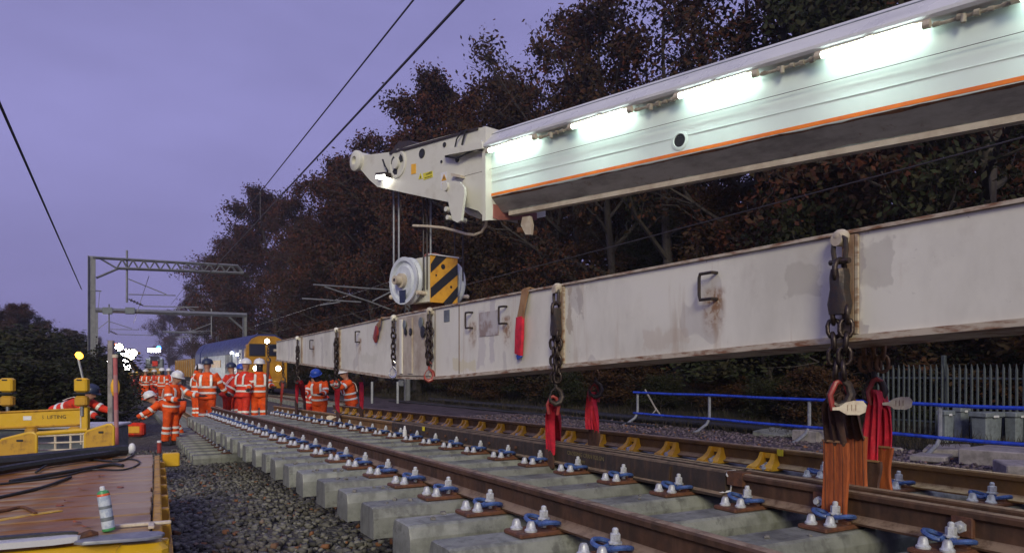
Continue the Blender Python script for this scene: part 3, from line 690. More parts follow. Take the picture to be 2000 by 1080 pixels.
# ragged greased band on the chamfer
def ragged(name, m, a, bq, ja, jb, lift, seed, k0=K0 + .06):
    rg = random.Random(seed); b = MB(); ks = np.arange(k0, K1, .06); va, vb = [], []; ya = yb = 0
    for k in ks:
        ya = ya * .8 + rg.uniform(-1, 1) * ja; yb = yb * .8 + rg.uniform(-1, 1) * jb
        if rg.random() < .04: yb += jb * rg.choice((-2.5, 2.5))
        for q, lst in ((a + ya, va), (bq + yb, vb)):
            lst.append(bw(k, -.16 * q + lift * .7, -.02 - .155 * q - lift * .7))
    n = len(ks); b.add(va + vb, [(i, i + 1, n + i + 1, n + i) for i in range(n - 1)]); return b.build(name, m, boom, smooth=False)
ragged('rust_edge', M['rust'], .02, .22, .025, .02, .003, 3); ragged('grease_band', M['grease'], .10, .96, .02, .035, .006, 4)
# tube lamps with their holders and the cable run between them
for i in range(9):
    k = bf(957, 298, .075)[0] + .02 + 1.268 * i
    lamp = link('lamp', None, boom, bw(k + .35, .100, .476))
    lamp.empty_display_size = .1
    b = MB(); d = (BD + V(0, 0, -.0295)).normalized(); b.cyl(-d * .35, d * .35, .023, 12); b.build('glow_tube', M['tube'], lamp)
    b = MB()
    for sgn in (-1, 1): b.cyl(d * .35 * sgn, d * .40 * sgn, .027, 10)
    b.box(V(0, 0, .032), (.05, .05, .008), BD.to_track_quat('X', 'Z').to_matrix()); b.cyl(-d * .4 + V(0, 0, .028), d * .4 + V(0, 0, .028), .010, 6); b.build('lamp_holder', M['cream'], lamp, kind='stuff')
    ar = bpy.data.lights.new('reflector', 'AREA'); ar.shape = 'RECTANGLE'; ar.size = .60; ar.size_y = .04; ar.energy = 4.6; ar.spread = math.radians(100); ar.color = (.82, 1, .91)
    al = bpy.data.objects.new('reflector', ar); C.objects.link(al); al.parent = lamp; zd = -(bw(k, 0, .10) - bw(k, .10, .505)).normalized(); yd = zd.cross(d); al.matrix_local = frame(V(0, .0, .0) + BN * .02 + V(0, 0, .026), d, yd, zd)
    b = MB(); k2 = k + .70
    b.tube([bw(k2 + .05, .06, .475), bw(k2 + .28, .05, .482), bw(k2 + .56, .06, .478)], .013, 7)
    for q in (.06, .2, .3, .38, .46): b.cyl(bw(k2 + q, .06, .478 + .006 * random.random()), bw(k2 + q + .035, .06, .478), random.choice((.018, .022, .025)), 8)
    b.cyl(bw(k2 + .24, .07, .435), bw(k2 + .24, .07, .49), .018, 8); b.build('cable_run', mat('cable_brown', (.40, .36, .29), .6, col2=(.20, .17, .14), scale=15) if i == 0 else bpy.data.materials['cable_brown'], boom)
k, h = bf(1328, 275); c = bw(k, .001, h)
b = MB(); b.lathe([(.085, 0), (.085, .006), (.062, .010), (.058, .004)], c, axis_rot(BN), 24, cap=False); b.build('porthole_ring', M['boom'], boom)
b = MB(); b.lathe([(.002, .004), (.058, .004), (.058, .0), (.002, 0)], c, axis_rot(BN), 24); b.build('porthole', M['ink'], boom)
# boom head
HP = [(704, 331), (722, 352), (737, 365), (800, 379), (890, 398), (934, 412), (946, 424), (946, 249), (928, 251), (862, 268), (800, 285), (764, 297), (742, 300), (706, 304)]
b = MB(); b.prism([bf(x, y, .03) for x, y in HP], .03, -.50, lambda u, v, w: bw(u, w, v)); hd = b.build('boom_head', M['head'], boom, ang=20)
def plate(px4, o0, o1, name, m, par=boom, bev=0):
    b = MB(); b.prism([bf(x, y, o1) for x, y in px4], o0, o1, lambda u, v, w: bw(u, w, v)); return b.build(name, m, par)
kc, ht = bf(945, 248, .09); hbm = bf(945, 431, .09)[1]
b = MB(); b.prism([(.09, ht), (-.88, ht), (-.88, -.12), (-.70, -.17), (.09, hbm)], kc - .03, kc + .03, lambda u, v, w: bw(w, u, v)); b.build('collar', M['head'], boom)
b = MB(); b.prism([(-.02, -.10), (-.02, hbm + .04), (-.10, hbm + .03), (-.72, -.185), (-.72, -.10)], kc + .032, kc + .042, lambda u, v, w: bw(w, u, v)); b.build('nose_plate', M['redplate'], boom)
plate([(760, 297), (932, 249), (932, 253), (760, 302)], -.2, .05, 'edge_rail', M['dark_steel'])
plate([(764, 296), (778, 277), (800, 275), (818, 282)], -.5, -.15, 'cable_guide', M['dark_steel'])
plate([(948, 262), (962, 258), (972, 270), (950, 274)], -.3, -.1, 'tray_end', M['redplate'])
plate([(865, 293), (940, 276), (942, 290), (868, 304)], .03, .13, 'side_box', M['head'])
b = MB(); b.tube([bw(*((lambda q: (q[0], .10, q[1]))(bf(x, y, .1)))) for x, y in ((870, 306), (893, 309), (912, 300), (930, 292), (942, 294))], .012, 7)
b.tube([bw(*((lambda q: (q[0], .07, q[1]))(bf(x, y, .07)))) for x, y in ((888, 290), (892, 272), (902, 258), (912, 254))], .009, 6); b.tube([bw(*((lambda q: (q[0], .07, q[1]))(bf(x, y, .07)))) for x, y in ((902, 284), (906, 268), (910, 256))], .012, 6); b.build('hose', M['black'], boom)
k, h = bf(703, 316, .0)
b = MB(); c0 = bw(k, -.75, h); b.cyl(c0, bw(k, .02, h), .13, 20); b.lathe([(.13, 0), (.145, .01), (.145, .06), (.12, .075), (.06, .08), (.055, .04)], bw(k, .02, h), axis_rot(BN), 20); dr = b.build('nose_drum', M['head'], boom)
b = MB(); b.lathe([(.02, 0), (.055, 0), (.055, .03), (.02, .03)], bw(k - .13, -.02, h - .01), axis_rot(BN), 12); b.build('nose_ring', M['ink'], boom)
k, h = bf(776, 320, .04); b = MB(); b.lathe([(.19, 0), (.19, .012), (.165, .02), (.15, .012), (.07, .012), (.07, .05), (.03, .055)], bw(k, .03, h), axis_rot(BN), 24); sh_ = b.build('sheave_cover', M['head'], boom)
b = MB()
for a0 in (.5, 2.6, 4.3):
    b.prism([(r * math.cos(a), r * math.sin(a)) for r, a in ((.08, a0 - .5), (.14, a0 - .42), (.145, a0), (.14, a0 + .42), (.08, a0 + .5))], .046, .049, lambda u, v, w: bw(k + u, w, h + v))
b.build('opening', M['ink'], sh_)
b = MB(); q = [bf(x, y, .07) for x, y in ((748, 312), (752, 324), (758, 334), (755, 343), (746, 346))]; b.tube([bw(a, .075, c) for a, c in q], .012, 7); b.build('cable', M['black'], boom)
for x, y, r in ((824, 300, .06), (868, 283, .03), (893, 312, .035), (862, 316, .018)):
    k, h = bf(x, y, .035); b = MB(); b.lathe([(.002, 0), (r, 0), (r, .012), (.002, .012)], bw(k, .028, h), axis_rot(BN), 14); b.build('port', M['ink'], boom)
lampm = emit('head_lamp_glow', (1, .98, .9), 14)
hl = plate([(733, 338), (752, 336), (752, 346), (733, 348)], .04, .14, 'head_lamp', M['dark_steel'])
plate([(734, 343), (751, 341), (751, 347), (734, 349)], .05, .145, 'glow_panel', lampm, hl)
# signs on the head
plate([(803, 321), (812, 320), (812, 339), (803, 341)], .031, .035, 'yellow_sign', M['brace'])
M['sign_yellow'] = mat('sign_yellow', (.68, .60, .03), .5, var=.1); M['sign_amber'] = mat('sign_amber', (.62, .32, .02), .5, var=.1)
def textsign(p4, name, lines, m, tri=None):
    o = plate(p4, .031, .035, name, m)
    for q in lines: plate(q, .0352, .0375, 'print', M['ink'], o)
    return o
sg_ = textsign([(826, 339), (844, 334), (845, 346), (827, 352)], 'warning_sign', [[(829, 347.5), (843, 343.2), (843, 344.2), (829, 348.6)]], M['sign_yellow'])
k, h = bf(835.5, 340, .038); text('lettering', 'WARNING', .036, M['ink'], sg_, frame(bw(k, .037, h), BD + V(0, 0, .11), V(0, 0, 1), BN))
textsign([(817, 351), (825, 349), (821, 338)], 'triangle_sign', [[(820, 348), (822, 347.6), (821.4, 344), (820.4, 344)]], M['sign_yellow'])
ws = plate([(861, 338), (873, 335), (873, 369), (861, 371)], .031, .034, 'hazard_label', M['white'])
for p4 in ([(862, 354), (872, 352), (867, 340)], [(863, 358), (871, 356), (869, 367), (865, 368)]): plate(p4, .0342, .037, 'pictogram', M['sign_amber'], ws)
plate([(866, 350), (868, 349.6), (867.4, 344), (866.6, 344)], .0372, .039, 'print', M['ink'], ws)
# link arms under the head
for o in (.06, .25):
    plate([(872, 366), (877, 357), (886, 353), (897, 355), (906, 366), (907, 380), (903, 405), (900, 431), (893, 435), (884, 430), (877, 404)], o, o + .035, 'link_arm', M['head'])
k, h = bf(889, 369, .15); b = MB(); b.cyl(bw(k, .02, h), bw(k, .31, h), .055, 16); k2, h2 = bf(890, 412, .15); b.cyl(bw(k2, .03, h2), bw(k2, .30, h2), .03, 12); k2, h2 = bf(893, 428, .15); b.cyl(bw(k2, .02, h2), bw(k2, .30, h2), .028, 10); b.build('link_pin', M['head'], boom)
plate([(880, 338), (899, 342), (899, 347), (881, 344)], .03, .10, 'catch', M['cream'])
plate([(944, 392), (950, 392), (958, 424), (946, 426)], -.10, .0, 'gusset', M['head'])
b = MB(); b.tube([bw(*((lambda q: (q[0], -.13, q[1]))(bf(x, y, -.13)))) for x, y in ((912, 405), (918, 412), (938, 420))], .05, 10); b.build('ram', M['white'], boom)
for o in (-.22, -.38):
    plate([(1020, 424), (1034, 422), (1038, 440), (1036, 458), (1026, 458), (1017, 440)], o, o + .04, 'lug', M['cream'])
k, h = bf(1029, 452, -.28); b = MB(); b.cyl(bw(k, -.42, h), bw(k, -.15, h), .03, 10); b.build('pin', M['rust'], boom)
b = MB(); b.tube([bw(*((lambda q: (q[0], -.25, q[1]))(bf(x, y, -.25)))) for x, y in ((950, 428), (949, 440), (941, 453), (926, 459), (910, 457), (890, 451), (866, 445), (835, 442), (807, 441))], .017, 8, ref=BN); b.build('rope_end', M['tag'], boom)

# ------------------------------------------------------------------ hook block and hoist ropes
HC = V(-1.28, 10.3, CAMZ + (HZ - 551) * 10.3 / F)
hb = thing('hook_block', 'crane hook block with pale sheaves and a black and yellow striped end plate', 'hook block', HC + V(0, 0, -.36))
def hw(q, o, h): return BD * q + BN * o + V(0, 0, h + .36)
bx = lambda b, q0, q1, o0, o1, h0, h1: b.prism([(q0, h0), (q1, h0), (q1, h1), (q0, h1)], o0, o1, lambda u, v, w: hw(u, w, v))
b = MB(); bx(b, -.12, .385, -.34, .10, -.30, .31); b.build('housing', M['head'], hb)
b = MB(); bx(b, .387, .40, -.35, .11, -.31, .32); ep = b.build('end_plate', mat('hazard_yellow', (.72, .36, .025), .5, col2=(.50, .21, .02), scale=9, lo=.45, hi=.75), hb)
for poly in ([(0, .62), (0, .80), (.2, 1), (.6, 1)], [(0, .08), (0, .30), (1, .88), (1, .64)], [(.45, 0), (.78, 0), (1, .17), (1, .39)]):
    b = MB(); b.prism([(u, v) for u, v in poly], .401, .404, lambda u, v, w: hw(w, .11 - .46 * u, -.31 + .63 * v)); b.build('hazard_stripe', M['ink'], ep)
b = MB()
for u, v, r in ((.45, .78, .035), (.2, .58, .014), (.75, .36, .018)): b.lathe([(.002, 0), (r, 0), (r, .004), (.002, .004)], hw(.402, .11 - .46 * u, -.31 + .63 * v), axis_rot(BD), 12)
b.build('plate_hole', M['ink'], ep)
b = MB(); bx(b, .36, .42, -.36, .12, .32, .335); b.build('top_lip', M['white'], hb)
M['sheave'] = mat('sheave_pale', (.60, .64, .70), .4, col2=(.46, .49, .54), scale=5)
def sheave(o, q, R, name, m):
    b = MB(); b.lathe([(.06, -.05), (R * .62, -.05), (R * .72, -.02), (R * .78, -.02), (R * .84, -.055), (R, -.055), (R * 1.0, -.035), (R * .93, .0), (R * 1.0, .035), (R, .055), (R * .84, .055), (R * .78, .02), (R * .72, .02), (R * .62, .05), (.06, .05)], hw(q, o, 0), axis_rot(BN), 40); return b.build(name, m, hb, ang=25)
sheave(.21, -.03, .325, 'sheave', M['sheave'])
for o in (-.46,): sheave(o, .05, .325, 'sheave', M['sheave'])
b = MB(); b.cyl(hw(-.03, -.55, 0), hw(-.03, .33, 0), .055, 16); b.cyl(hw(-.03, .26, 0), hw(-.03, .31, 0), .10, 20); b.cyl(hw(-.03, .31, 0), hw(-.03, .40, 0), .062, 14); b.build('axle', M['cream'], hb)
b = MB(); b.cyl(hw(-.03, .40, 0), hw(-.03, .405, 0), .022, 10); b.build('grease_nipple', M['dark_steel'], hb)
b = MB(); b.prism([(-.06, -.30), (.06, -.30), (.075, -.13), (-.075, -.13)], .262, .272, lambda u, v, w: hw(-.03 + u, w, v)); b.build('keeper_plate', M['navy'], hb)
b = MB(); b.cyl(hw(.27, -.62, -.18), hw(.27, .24, -.18), .028, 10); b.ball(hw(.27, -.63, -.18), .032, 10); b.cyl(hw(-.33, -.4, -.2), hw(-.33, .24, -.2), .028, 10); b.ball(hw(-.33, .25, -.2), .034, 10); b.build('guard_rod', M['tag'], hb)
b = MB(); bx(b, -.2, .3, -.20, -.02, -.40, -.30); b.cyl(hw(.03, -.1, -.62), hw(.03, -.1, -.36), .075, 14); b.build('swivel', M['rust'], hb)
b = MB(); b.tube([hw(.1, .0, .34), hw(.14, -.02, .37), hw(.22, -.1, .37), hw(.3, -.14, .34)], .02, 8); b.build('shackle', M['redplate'], hb)
for x, o, q, yt, m, lab in ((769, .21, -.34, 384, 'galv', 'pale hoist rope at the left edge of the hook block'), (779, .21, -.25, 386, 'galv', 'second pale hoist rope from the left at the hook block'),
                       (827, .20, .27, 388, 'wire', 'dark hoist rope just left of the striped plate'), (834, .16, .30, 390, 'wire', 'second dark hoist rope over the white block side'), (841, .12, .31, 392, 'galv', 'thin pale hoist rope above the corner of the striped plate'),
                       (888, -.44, .27, 398, 'wire', 'dark hoist rope above the striped plate right corner'), (904, -.48, .40, 440, 'wire', 'rightmost thin dark hoist rope')):
    p = hw(q, o, 0); a = (x - 1000) / F
    bot = HC + V(0, 0, -.36) + p; Y = bot.y; bot = V(a * Y, Y, HC.z + (.0 if o > .18 and q < 0 else (-.14 if o > .1 else .02)))
    b = MB(); b.cyl((0, 0, 0), (0, 0, CAMZ + (HZ - yt) * Y / F + .25 - bot.z), .011 if m == 'wire' else .014, 7); b.build('hoist_rope', M[m], None, loc=bot, label=lab, cat='rope', group='hoist ropes over the hook block')
# ------------------------------------------------------------------ people
def loft(b, pts, rad, ref=(1, 0, 0), n=14, m=0):
    pts = [Vector(p) for p in pts]; rg = []
    for i, p in enumerate(pts):
        t_ = (pts[min(i + 1, len(pts) - 1)] - pts[max(i - 1, 0)]).normalized()
        x = Vector(ref); x = (x - t_ * x.dot(t_)).normalized(); y = t_.cross(x)
        rx, ry = rad[i] if isinstance(rad[i], tuple) else (rad[i], rad[i])
        rg.append([p + x * math.cos(2 * math.pi * k / n) * rx + y * math.sin(2 * math.pi * k / n) * ry for k in range(n)])
    b.rings(rg, m=m)
def remesh(o, v, it=3):
    r = o.modifiers.new('join', 'REMESH'); r.mode = 'VOXEL'; r.voxel_size = v; r.use_smooth_shade = True
    s_ = o.modifiers.new('soften', 'SMOOTH'); s_.iterations = it; s_.factor = .5
b = MB(); b.lathe([(.128, -.01), (.150, -.012), (.152, -.004), (.134, .004), (.132, .04), (.118, .085), (.085, .118), (.04, .135), (.004, .138)], n=20)
b.rings([[V(x, y, -.012 + z - .03 * max(0, y - .14)) for x, y in ((-.09, .10), (-.05, .17), (0, .188), (.05, .17), (.09, .10))] for z in (0, .008)])
b.tube([V(0, -.11, .085), V(0, -.05, .138), V(0, .05, .138), V(0, .11, .09)], .014, 6)
HELM = {k: b.mesh('helmet', M[k], ang=50) for k in ('white', 'blue', 'navy')}
b = MB(); loft(b, [(0, 0, .03), (0, 0, -.03), (0, 0, -.085)], [(.036, .028), (.048, .026), (.042, .020)])
for i, L in enumerate((.062, .074, .070, .052)):
    x = -.033 + .022 * i; b.tube([V(x, 0, -.075), V(x * 1.1, .006, -.085 - L * .5), V(x * 1.12, .024, -.085 - L * .9)], [.0125, .0115, .009], 6)
b.tube([V(-.036, .004, -.02), V(-.064, .018, -.05), V(-.066, .030, -.085)], [.015, .0135, .010], 6); GLV = b.mesh('glove', M['darkcloth'], ang=60)
b = MB(); loft(b, [(0, -.02, .16), (0, -.02, .06), (0, -.02, .05)], [(.062, .07), (.056, .066), (.05, .06)]); b.rings([[V(x * w, y * l + .045, z) for x, y in ((-.7, -1), (.7, -1), (1, -.6), (1, .4), (.6, 1), (-.6, 1), (-1, .4), (-1, -.6))] for z, w, l in ((0, .052, .145), (.03, .053, .145), (.06, .05, .125), (.095, .042, .09))]); BOOT = b.mesh('boot', M['ink'], ang=50)

def person(label, pos, yaw, lean=4, head=0, arms=((5, 8, 10), (5, 8, 10)), legs=((4, 4), (-4, 4)), helmet='white', col='orange', mask=False, h=1.78, twist=0, group='workers in orange high visibility clothing'):
    R = math.radians; k = h / 1.78
    root = thing('person', label, 'person', pos, R(yaw), group)
    hips, knees, ank = [], [], []
    for sgn, (a, bnd) in zip((-1, 1), legs):
        hp = V(sgn * .095, 0, 0); kn = hp + V(sgn * .015, math.sin(R(a)), -math.cos(R(a))) * .43
        an = kn + V(sgn * .01, math.sin(R(a - bnd)), -math.cos(R(a - bnd))) * .42
        hips.append(hp); knees.append(kn); ank.append(an)
    pz = -min(a.z for a in ank) + .09
    off = V(0, -sum(a.y for a in ank) / 2, pz)
    hips = [(p + off) * k for p in hips]; knees = [(p + off) * k for p in knees]; ank = [(p + off) * k for p in ank]
    pel = off * k; d = V(0, math.sin(R(lean)), math.cos(R(lean))); fw = V(0, math.cos(R(lean)), -math.sin(R(lean)))
    sp = lambda f: pel + d * (.54 * f * k)
    hd = V(0, math.sin(R(lean * .6 + head)), math.cos(R(lean * .6 + head))); hf = V(0, hd.z, -hd.y)
    neck = sp(1.0); hc = neck + hd * .21 * k + hf * .02
    sh, el, wr = [], [], []
    for sgn, (a, o, bnd) in zip((-1, 1), arms):
        s0 = sp(.92) + V(sgn * .185 * k, 0, 0)
        def dirv(ang): return (V(0, math.sin(R(ang)), -math.cos(R(ang))) * math.cos(R(o)) + V(sgn * math.sin(R(o)), 0, 0)).normalized()
        e_ = s0 + dirv(a) * .29 * k; o2 = o; o = -o * .3 if bnd > 60 else o
        w_ = e_ + dirv(a + bnd) * .25 * k; sh.append(s0); el.append(e_); wr.append(w_)
    # the body itself: one continuous surface under the clothes
    b = MB(); loft(b, [sp(-.1), sp(.25), sp(.7), sp(.92), sp(1.02)], [(.13, .10), (.12, .095), (.15, .105), (.14, .09), (.07, .07)])
    loft(b, [neck - hd * .05, neck + hd * .10], [.06, .058])
    loft(b, [hc - hd * .135 + hf * .02, hc - hd * .10 + hf * .015, hc - hd * .03, hc + hd * .04, hc + hd * .10, hc + hd * .125], [(.03, .035), (.058, .072), (.074, .092), (.078, .098), (.062, .075), (.03, .035)])
    loft(b, [hc + hf * .085 + hd * .02, hc + hf * .112 - hd * .03, hc + hf * .095 - hd * .045], [.010, .017, .014]); 
    for sgn in (-1, 1): b.ball(hc + V(sgn * .08, 0, 0) - hd * .01, (.014, .022, .034), 8)
    for i in (0, 1):
        b.tube([sp(.9), sh[i], el[i], wr[i]], [.06, .05, .04, .03], 8); b.tube([sp(0), hips[i], knees[i], ank[i]], [.09, .08, .055, .04], 8)
    bo = b.build('body', M['skin'], root); remesh(bo, .016, 2)
    # jacket and trousers
    fs = (-.24, -.2, 0, .3, .68, .88, 1.0, 1.07); rr = ((.205, .155), (.215, .165), (.205, .155), (.205, .150), (.235, .165), (.215, .135), (.12, .105), (.085, .085))
    b = MB(); loft(b, [sp(f) for f in fs], [(x * k, y * k) for x, y in rr])
    for i in (0, 1):
        loft(b, [sp(.86) + (sh[i] - sp(.92)) * .3, sh[i], sh[i].lerp(el[i], .5), el[i], el[i].lerp(wr[i], .6), wr[i]], [.07, .092, .082, .072, .066, .058], ref=(1, .2, .1))
    jk = b.build('jacket', M[col], root); remesh(jk, .020, 3)
    b = MB(); loft(b, [sp(.12), sp(0), sp(-.16)], [(.17, .13), (.18, .135), (.16, .12)])
    for i in (0, 1): loft(b, [hips[i] + V(0, 0, .05), hips[i] - V(0, 0, .06), hips[i].lerp(knees[i], .6), knees[i], knees[i].lerp(ank[i], .6), ank[i]], [.10, .112, .098, .088, .090, .088])
    tr = b.build('trousers', M[col], root); remesh(tr, .020, 3)
    b = MB()
    def ring(p0, p1, r0): loft(b, [p0, p0.lerp(p1, .1), p0.lerp(p1, .9), p1], [tuple(x - .012 for x in r0), r0, r0, tuple(x - .012 for x in r0)])
    ring(sp(.02), sp(.12), (.216 * k, .168 * k)); ring(sp(.30), sp(.40), (.218 * k, .166 * k))
    for sgn in (-1, 1):
        for q in (-1, 1):
            b.ribbon([sp(f) + fw * q * (y * k + .012) * (1 if f < .9 else .8) + V(sgn * x * k, 0, 0) for f, x, y in ((.38, .115, .152), (.6, .12, .158), (.8, .115, .148), (.93, .105, .112))], .055, (1, 0, 0), .008)
    b.build('reflective_band', M['band'], jk)
    for i in (0, 1):
        for f in (.25, .6):
            b = MB(); p0, p1 = (sh[i].lerp(el[i], .55), sh[i].lerp(el[i], .78)) if f < .5 else (el[i].lerp(wr[i], .40), el[i].lerp(wr[i], .66)); r = .086 if f < .5 else .074
            loft(b, [p0, p0.lerp(p1, .1), p0.lerp(p1, .9), p1], [r - .012, r, r, r - .012], ref=(1, .2, .1)); b.build('reflective_band', M['band'], jk)
        for f0, f1 in ((.12, .27), (.42, .57)):
            b = MB(); p0, p1 = knees[i].lerp(ank[i], f0), knees[i].lerp(ank[i], f1); loft(b, [p0, p0.lerp(p1, .1), p0.lerp(p1, .9), p1], [.085, .098, .098, .085]); b.build('reflective_band', M['band'], tr)
        dv = (el[i] - wr[i]).normalized(); g = inst('glove', GLV, root, wr[i] - dv * .02, axis_rot(dv).to_euler())
        if i == 1: g.scale = (-1, 1, 1)
        inst('boot', BOOT, root, ank[i] - V(0, -.01, .09), (0, 0, -.12 if i else .12))
    q = Matrix((V(1, 0, 0), hf, hd)).transposed().to_euler()
    root.scale = (1.13, 1.13, 1.03)
    hm = inst('helmet', HELM[helmet], root, hc + hd * .045, q)
    if mask:
        b = MB(); loft(b, [neck - hd * .04, neck + hd * .05, hc - hd * .10 + hf * .015, hc - hd * .02 + hf * .006, hc + hd * .0], [(.095, .10), (.085, .09), (.075, .09), (.085, .108), (.082, .10)]); b.build('scarf', M['darkcloth'], root)
    return root
def at(x, Y, z): return V((x - 1000) / F * Y, Y, z)
person('worker with a white helmet standing at the end of the panel and pointing along it', at(332, 18.76, .0), -105, lean=8, head=12, arms=((55, 10, 25), (12, 10, 75)), legs=((3, 4), (-4, 3)), h=1.74)
person('worker bending low over the red case beside the track', at(346, 20.0, .0), 112, lean=84, head=-24, arms=((50, 12, 10), (38, 8, 15)), legs=((34, 44), (16, 36)), h=1.74)
person('broad worker with dark helmet seen from behind, hand raised to the head', at(404, 19.9, .25), 12, lean=2, arms=((62, 24, 118), (14, 22, 20)), legs=((3, 2), (-3, 2)), helmet='navy', h=1.80)
person('stooping worker in a blue helmet between the group on the track', at(441, 21.3, .22), -60, lean=34, head=-14, arms=((40, 8, 40), (30, 10, 30)), helmet='blue', col='hired', h=1.80)
person('red jacketed worker in a white helmet, second from the right in the group', at(474, 20.7, .27), -25, lean=5, arms=((12, 12, 50), (12, 12, 40)), col='hired', h=1.80)
person('worker with white helmet and dark face scarf facing the camera by the beam end', at(506, 20.9, .29), -155, lean=3, arms=((16, 10, 60), (12, 10, 50)), mask=True, h=1.78)
person('worker in a bright blue helmet with hands together behind the far rail', at(625, 21.3, .06), 172, lean=10, head=22, arms=((22, 12, 62), (22, 12, 62)), helmet='blue', mask=True, h=1.76)
person('worker seen between two colleagues, facing left with arms folded', at(457, 22.8, .22), 70, lean=4, arms=((30, 10, 80), (30, 10, 80)), helmet='navy', col='hired', h=1.76)
person('worker in orange behind the gap left of the broad worker', at(384, 24.5, .18), -20, lean=6, arms=((10, 10, 30), (14, 10, 40)), h=1.76)
person('worker half hidden to the left of the blue helmet behind the slings', at(605, 22.8, -.06), -120, lean=8, head=8, arms=((24, 10, 40), (20, 8, 40)), helmet='navy', col='hired', h=1.74)
person('worker lifting a camera to the face behind the hanging slings', at(688, 20.6, .12), 120, lean=12, head=4, arms=((60, 18, 95), (55, 14, 100)), h=1.72)
person('red suited worker walking away near the far machine lights', at(258, 56, .0), -20, arms=((14, 8, 10), (-14, 8, 10)), legs=((12, 6), (-12, 8)), col='hired', group='far workers by the machines')
person('worker with a white helmet standing with back to camera on the far path', at(283, 43, .06), 5, arms=((8, 14, 14), (8, 14, 14)), group='far workers by the machines')
person('worker with dark scarf under a white helmet walking up the far path', at(318, 38, .12), -168, mask=True, arms=((18, 8, 12), (-12, 8, 20)), legs=((10, 4), (-10, 10)), group='far workers by the machines')
person('far worker in red just right of the white helmet on the far path', at(330, 41, .1), 30, col='hired', group='far workers by the machines')
person('far worker in orange nearest the tan wagon', at(270, 49, .05), -40, helmet='navy', group='far workers by the machines')
person('worker partly hidden behind the two on the far path', at(301, 45, .05), 20, col='hired', group='far workers by the machines')
person('crouched worker in red bending behind the yellow lamp beam', at(122, 15.4, .12), -95, lean=70, head=-20, arms=((60, 10, 15), (50, 10, 20)), legs=((18, 24), (8, 20)), col='hired', helmet='navy', h=1.70)

# ------------------------------------------------------------------ yellow flat trolley with plank deck, left foreground
DZ = CAMZ - .85; DS0, DS1, DT0, DT1 = 4.36, 8.55, -3.2, .28
t = NT('deck_wood'); oi = t.n.new('ShaderNodeObjectInfo')
f = t.rng(t.noise(7, 6, .7, stretch=(.35, 4, 1)), .35, .68); base = t.mix(f, (.36, .145, .020), (.14, .055, .011)); wet = t.rng(t.noise(1.1, 5, .6), .44, .60)
base = t.mix(t.rng(t.noise(.9, 3), .46, .60, 0, .65), base, (.42, .34, .24)); base = t.mix(t.math('MULTIPLY', oi.outputs['Random'], .35), base, (.17, .060, .018)); base = t.mix(t.rng(t.noise(9, 5, .8), .68, .74, 0, .8), base, (.28, .075, .03))
t.set(base, t.math('SUBTRACT', .74, t.math('MULTIPLY', wet, .34)), 0, .22); t.bump(t.noise(60, 4, stretch=(.3, 3, 1)), .25, .005); M['wood'] = t.mat
trol = thing('flat_trolley', 'yellow rail trolley with a wet brown plank deck in the left foreground', 'trolley', P(6.4, -1.4, .4), TH - .042)
def tl(s, t, z): return V(t + 1.4, s - 6.4, z - .4)
n = 19; w = (DS1 - DS0) / n
for i in range(n):
    b = MB(); b.bbox((0, 0, 0), (DT1 - DT0 - .05 + random.uniform(-.015, .01), w - .007, .04), .004)
    inst('plank', b.mesh('plank', M['wood']), trol, tl(DS0 + w * (i + .5), (DT0 + DT1) / 2 - .02, DZ - .02 + random.uniform(-.003, .002)), (random.uniform(-.006, .006), random.uniform(-.002, .002), 0))
b = MB(); b.bbox(tl(6.45, DT1 - .01, DZ - .09), (.05, DS1 - DS0, .15), .008); b.bbox(tl(6.45, DT1 + .02, DZ - .16), (.10, DS1 - DS0, .02), .004); b.build('side_channel', M['yellow_dirty'], trol)
for s in np.arange(4.9, 8.5, .55):
    b = MB(); b.bbox(tl(s, DT1 + .035, DZ - .095), (.05, .07, .10), .006); b.build('stake_pocket', M['yellow_dirty'], trol)
b = MB(); b.bbox(tl(DS0 - .02, -1.45, DZ - .07), (3.55, .05, .10), .006); b.build('end_beam', M['yellow'], trol)
b = MB(); b.tube([tl(DS0 - .10, -3.0, DZ - .13), tl(DS0 - .10, -.05, DZ - .13)], .032, 12); b.build('end_rail', M['yellow'], trol)
for t_ in (-2.3, -1.25, -.5):
    b = MB(); b.bbox(tl(DS0 - .05, t_, DZ - .10), (.05, .10, .12), .006); b.build('bracket', M['yellow'], trol)
b = MB(); b.bbox(tl(DS0 - .07, .20, DZ - .20), (.24, .16, .36), .03); cp = b.build('corner_post', M['yellow'], trol)
b = MB(); rg = []
for z, q in ((0, 1), (.012, 1), (.016, .97)): rg.append([tl(DS0 - .06, .17, DZ + .004 + z) + V((x - .03) * q, y * q, 0) for x, y in ((-.24, -.03), (-.2, -.07), (.08, -.095), (.15, -.06), (.165, 0), (.14, .05), (.06, .075), (-.2, .06))])
b.rings(rg); b.build('corner_cap', M['galv'], trol)
b = MB(); b.bbox(tl(DS0 + .26, .20, DZ + .012), (.28, .03, .018), .004); b.bbox(tl(DS0 + .20, .24, DZ + .012), (.03, .12, .018), .004); b.build('edge_clamp', M['tag'], trol)
b = MB(); b.bbox(tl(8.5, .40, DZ - .06), (.16, .10, .14), .01); b.build('end_bracket', M['yellow'], trol)
b = MB()
for t_ in (-2.6, -.3):
    for s in (5.2, 7.8): b.lathe([(.05, -.06), (.25, -.06), (.25, .03), (.28, .03), (.28, .06), (.05, .06)], tl(s, t_, .68), axis_rot((1, 0, 0)), 24)
b.build('wheel', M['dark_steel'], trol, kind='stuff')
b = MB(); b.box(tl(6.45, -1.45, DZ - .12), (2.6, 3.9, .12)); b.build('chassis', M['yellow_dirty'], trol)
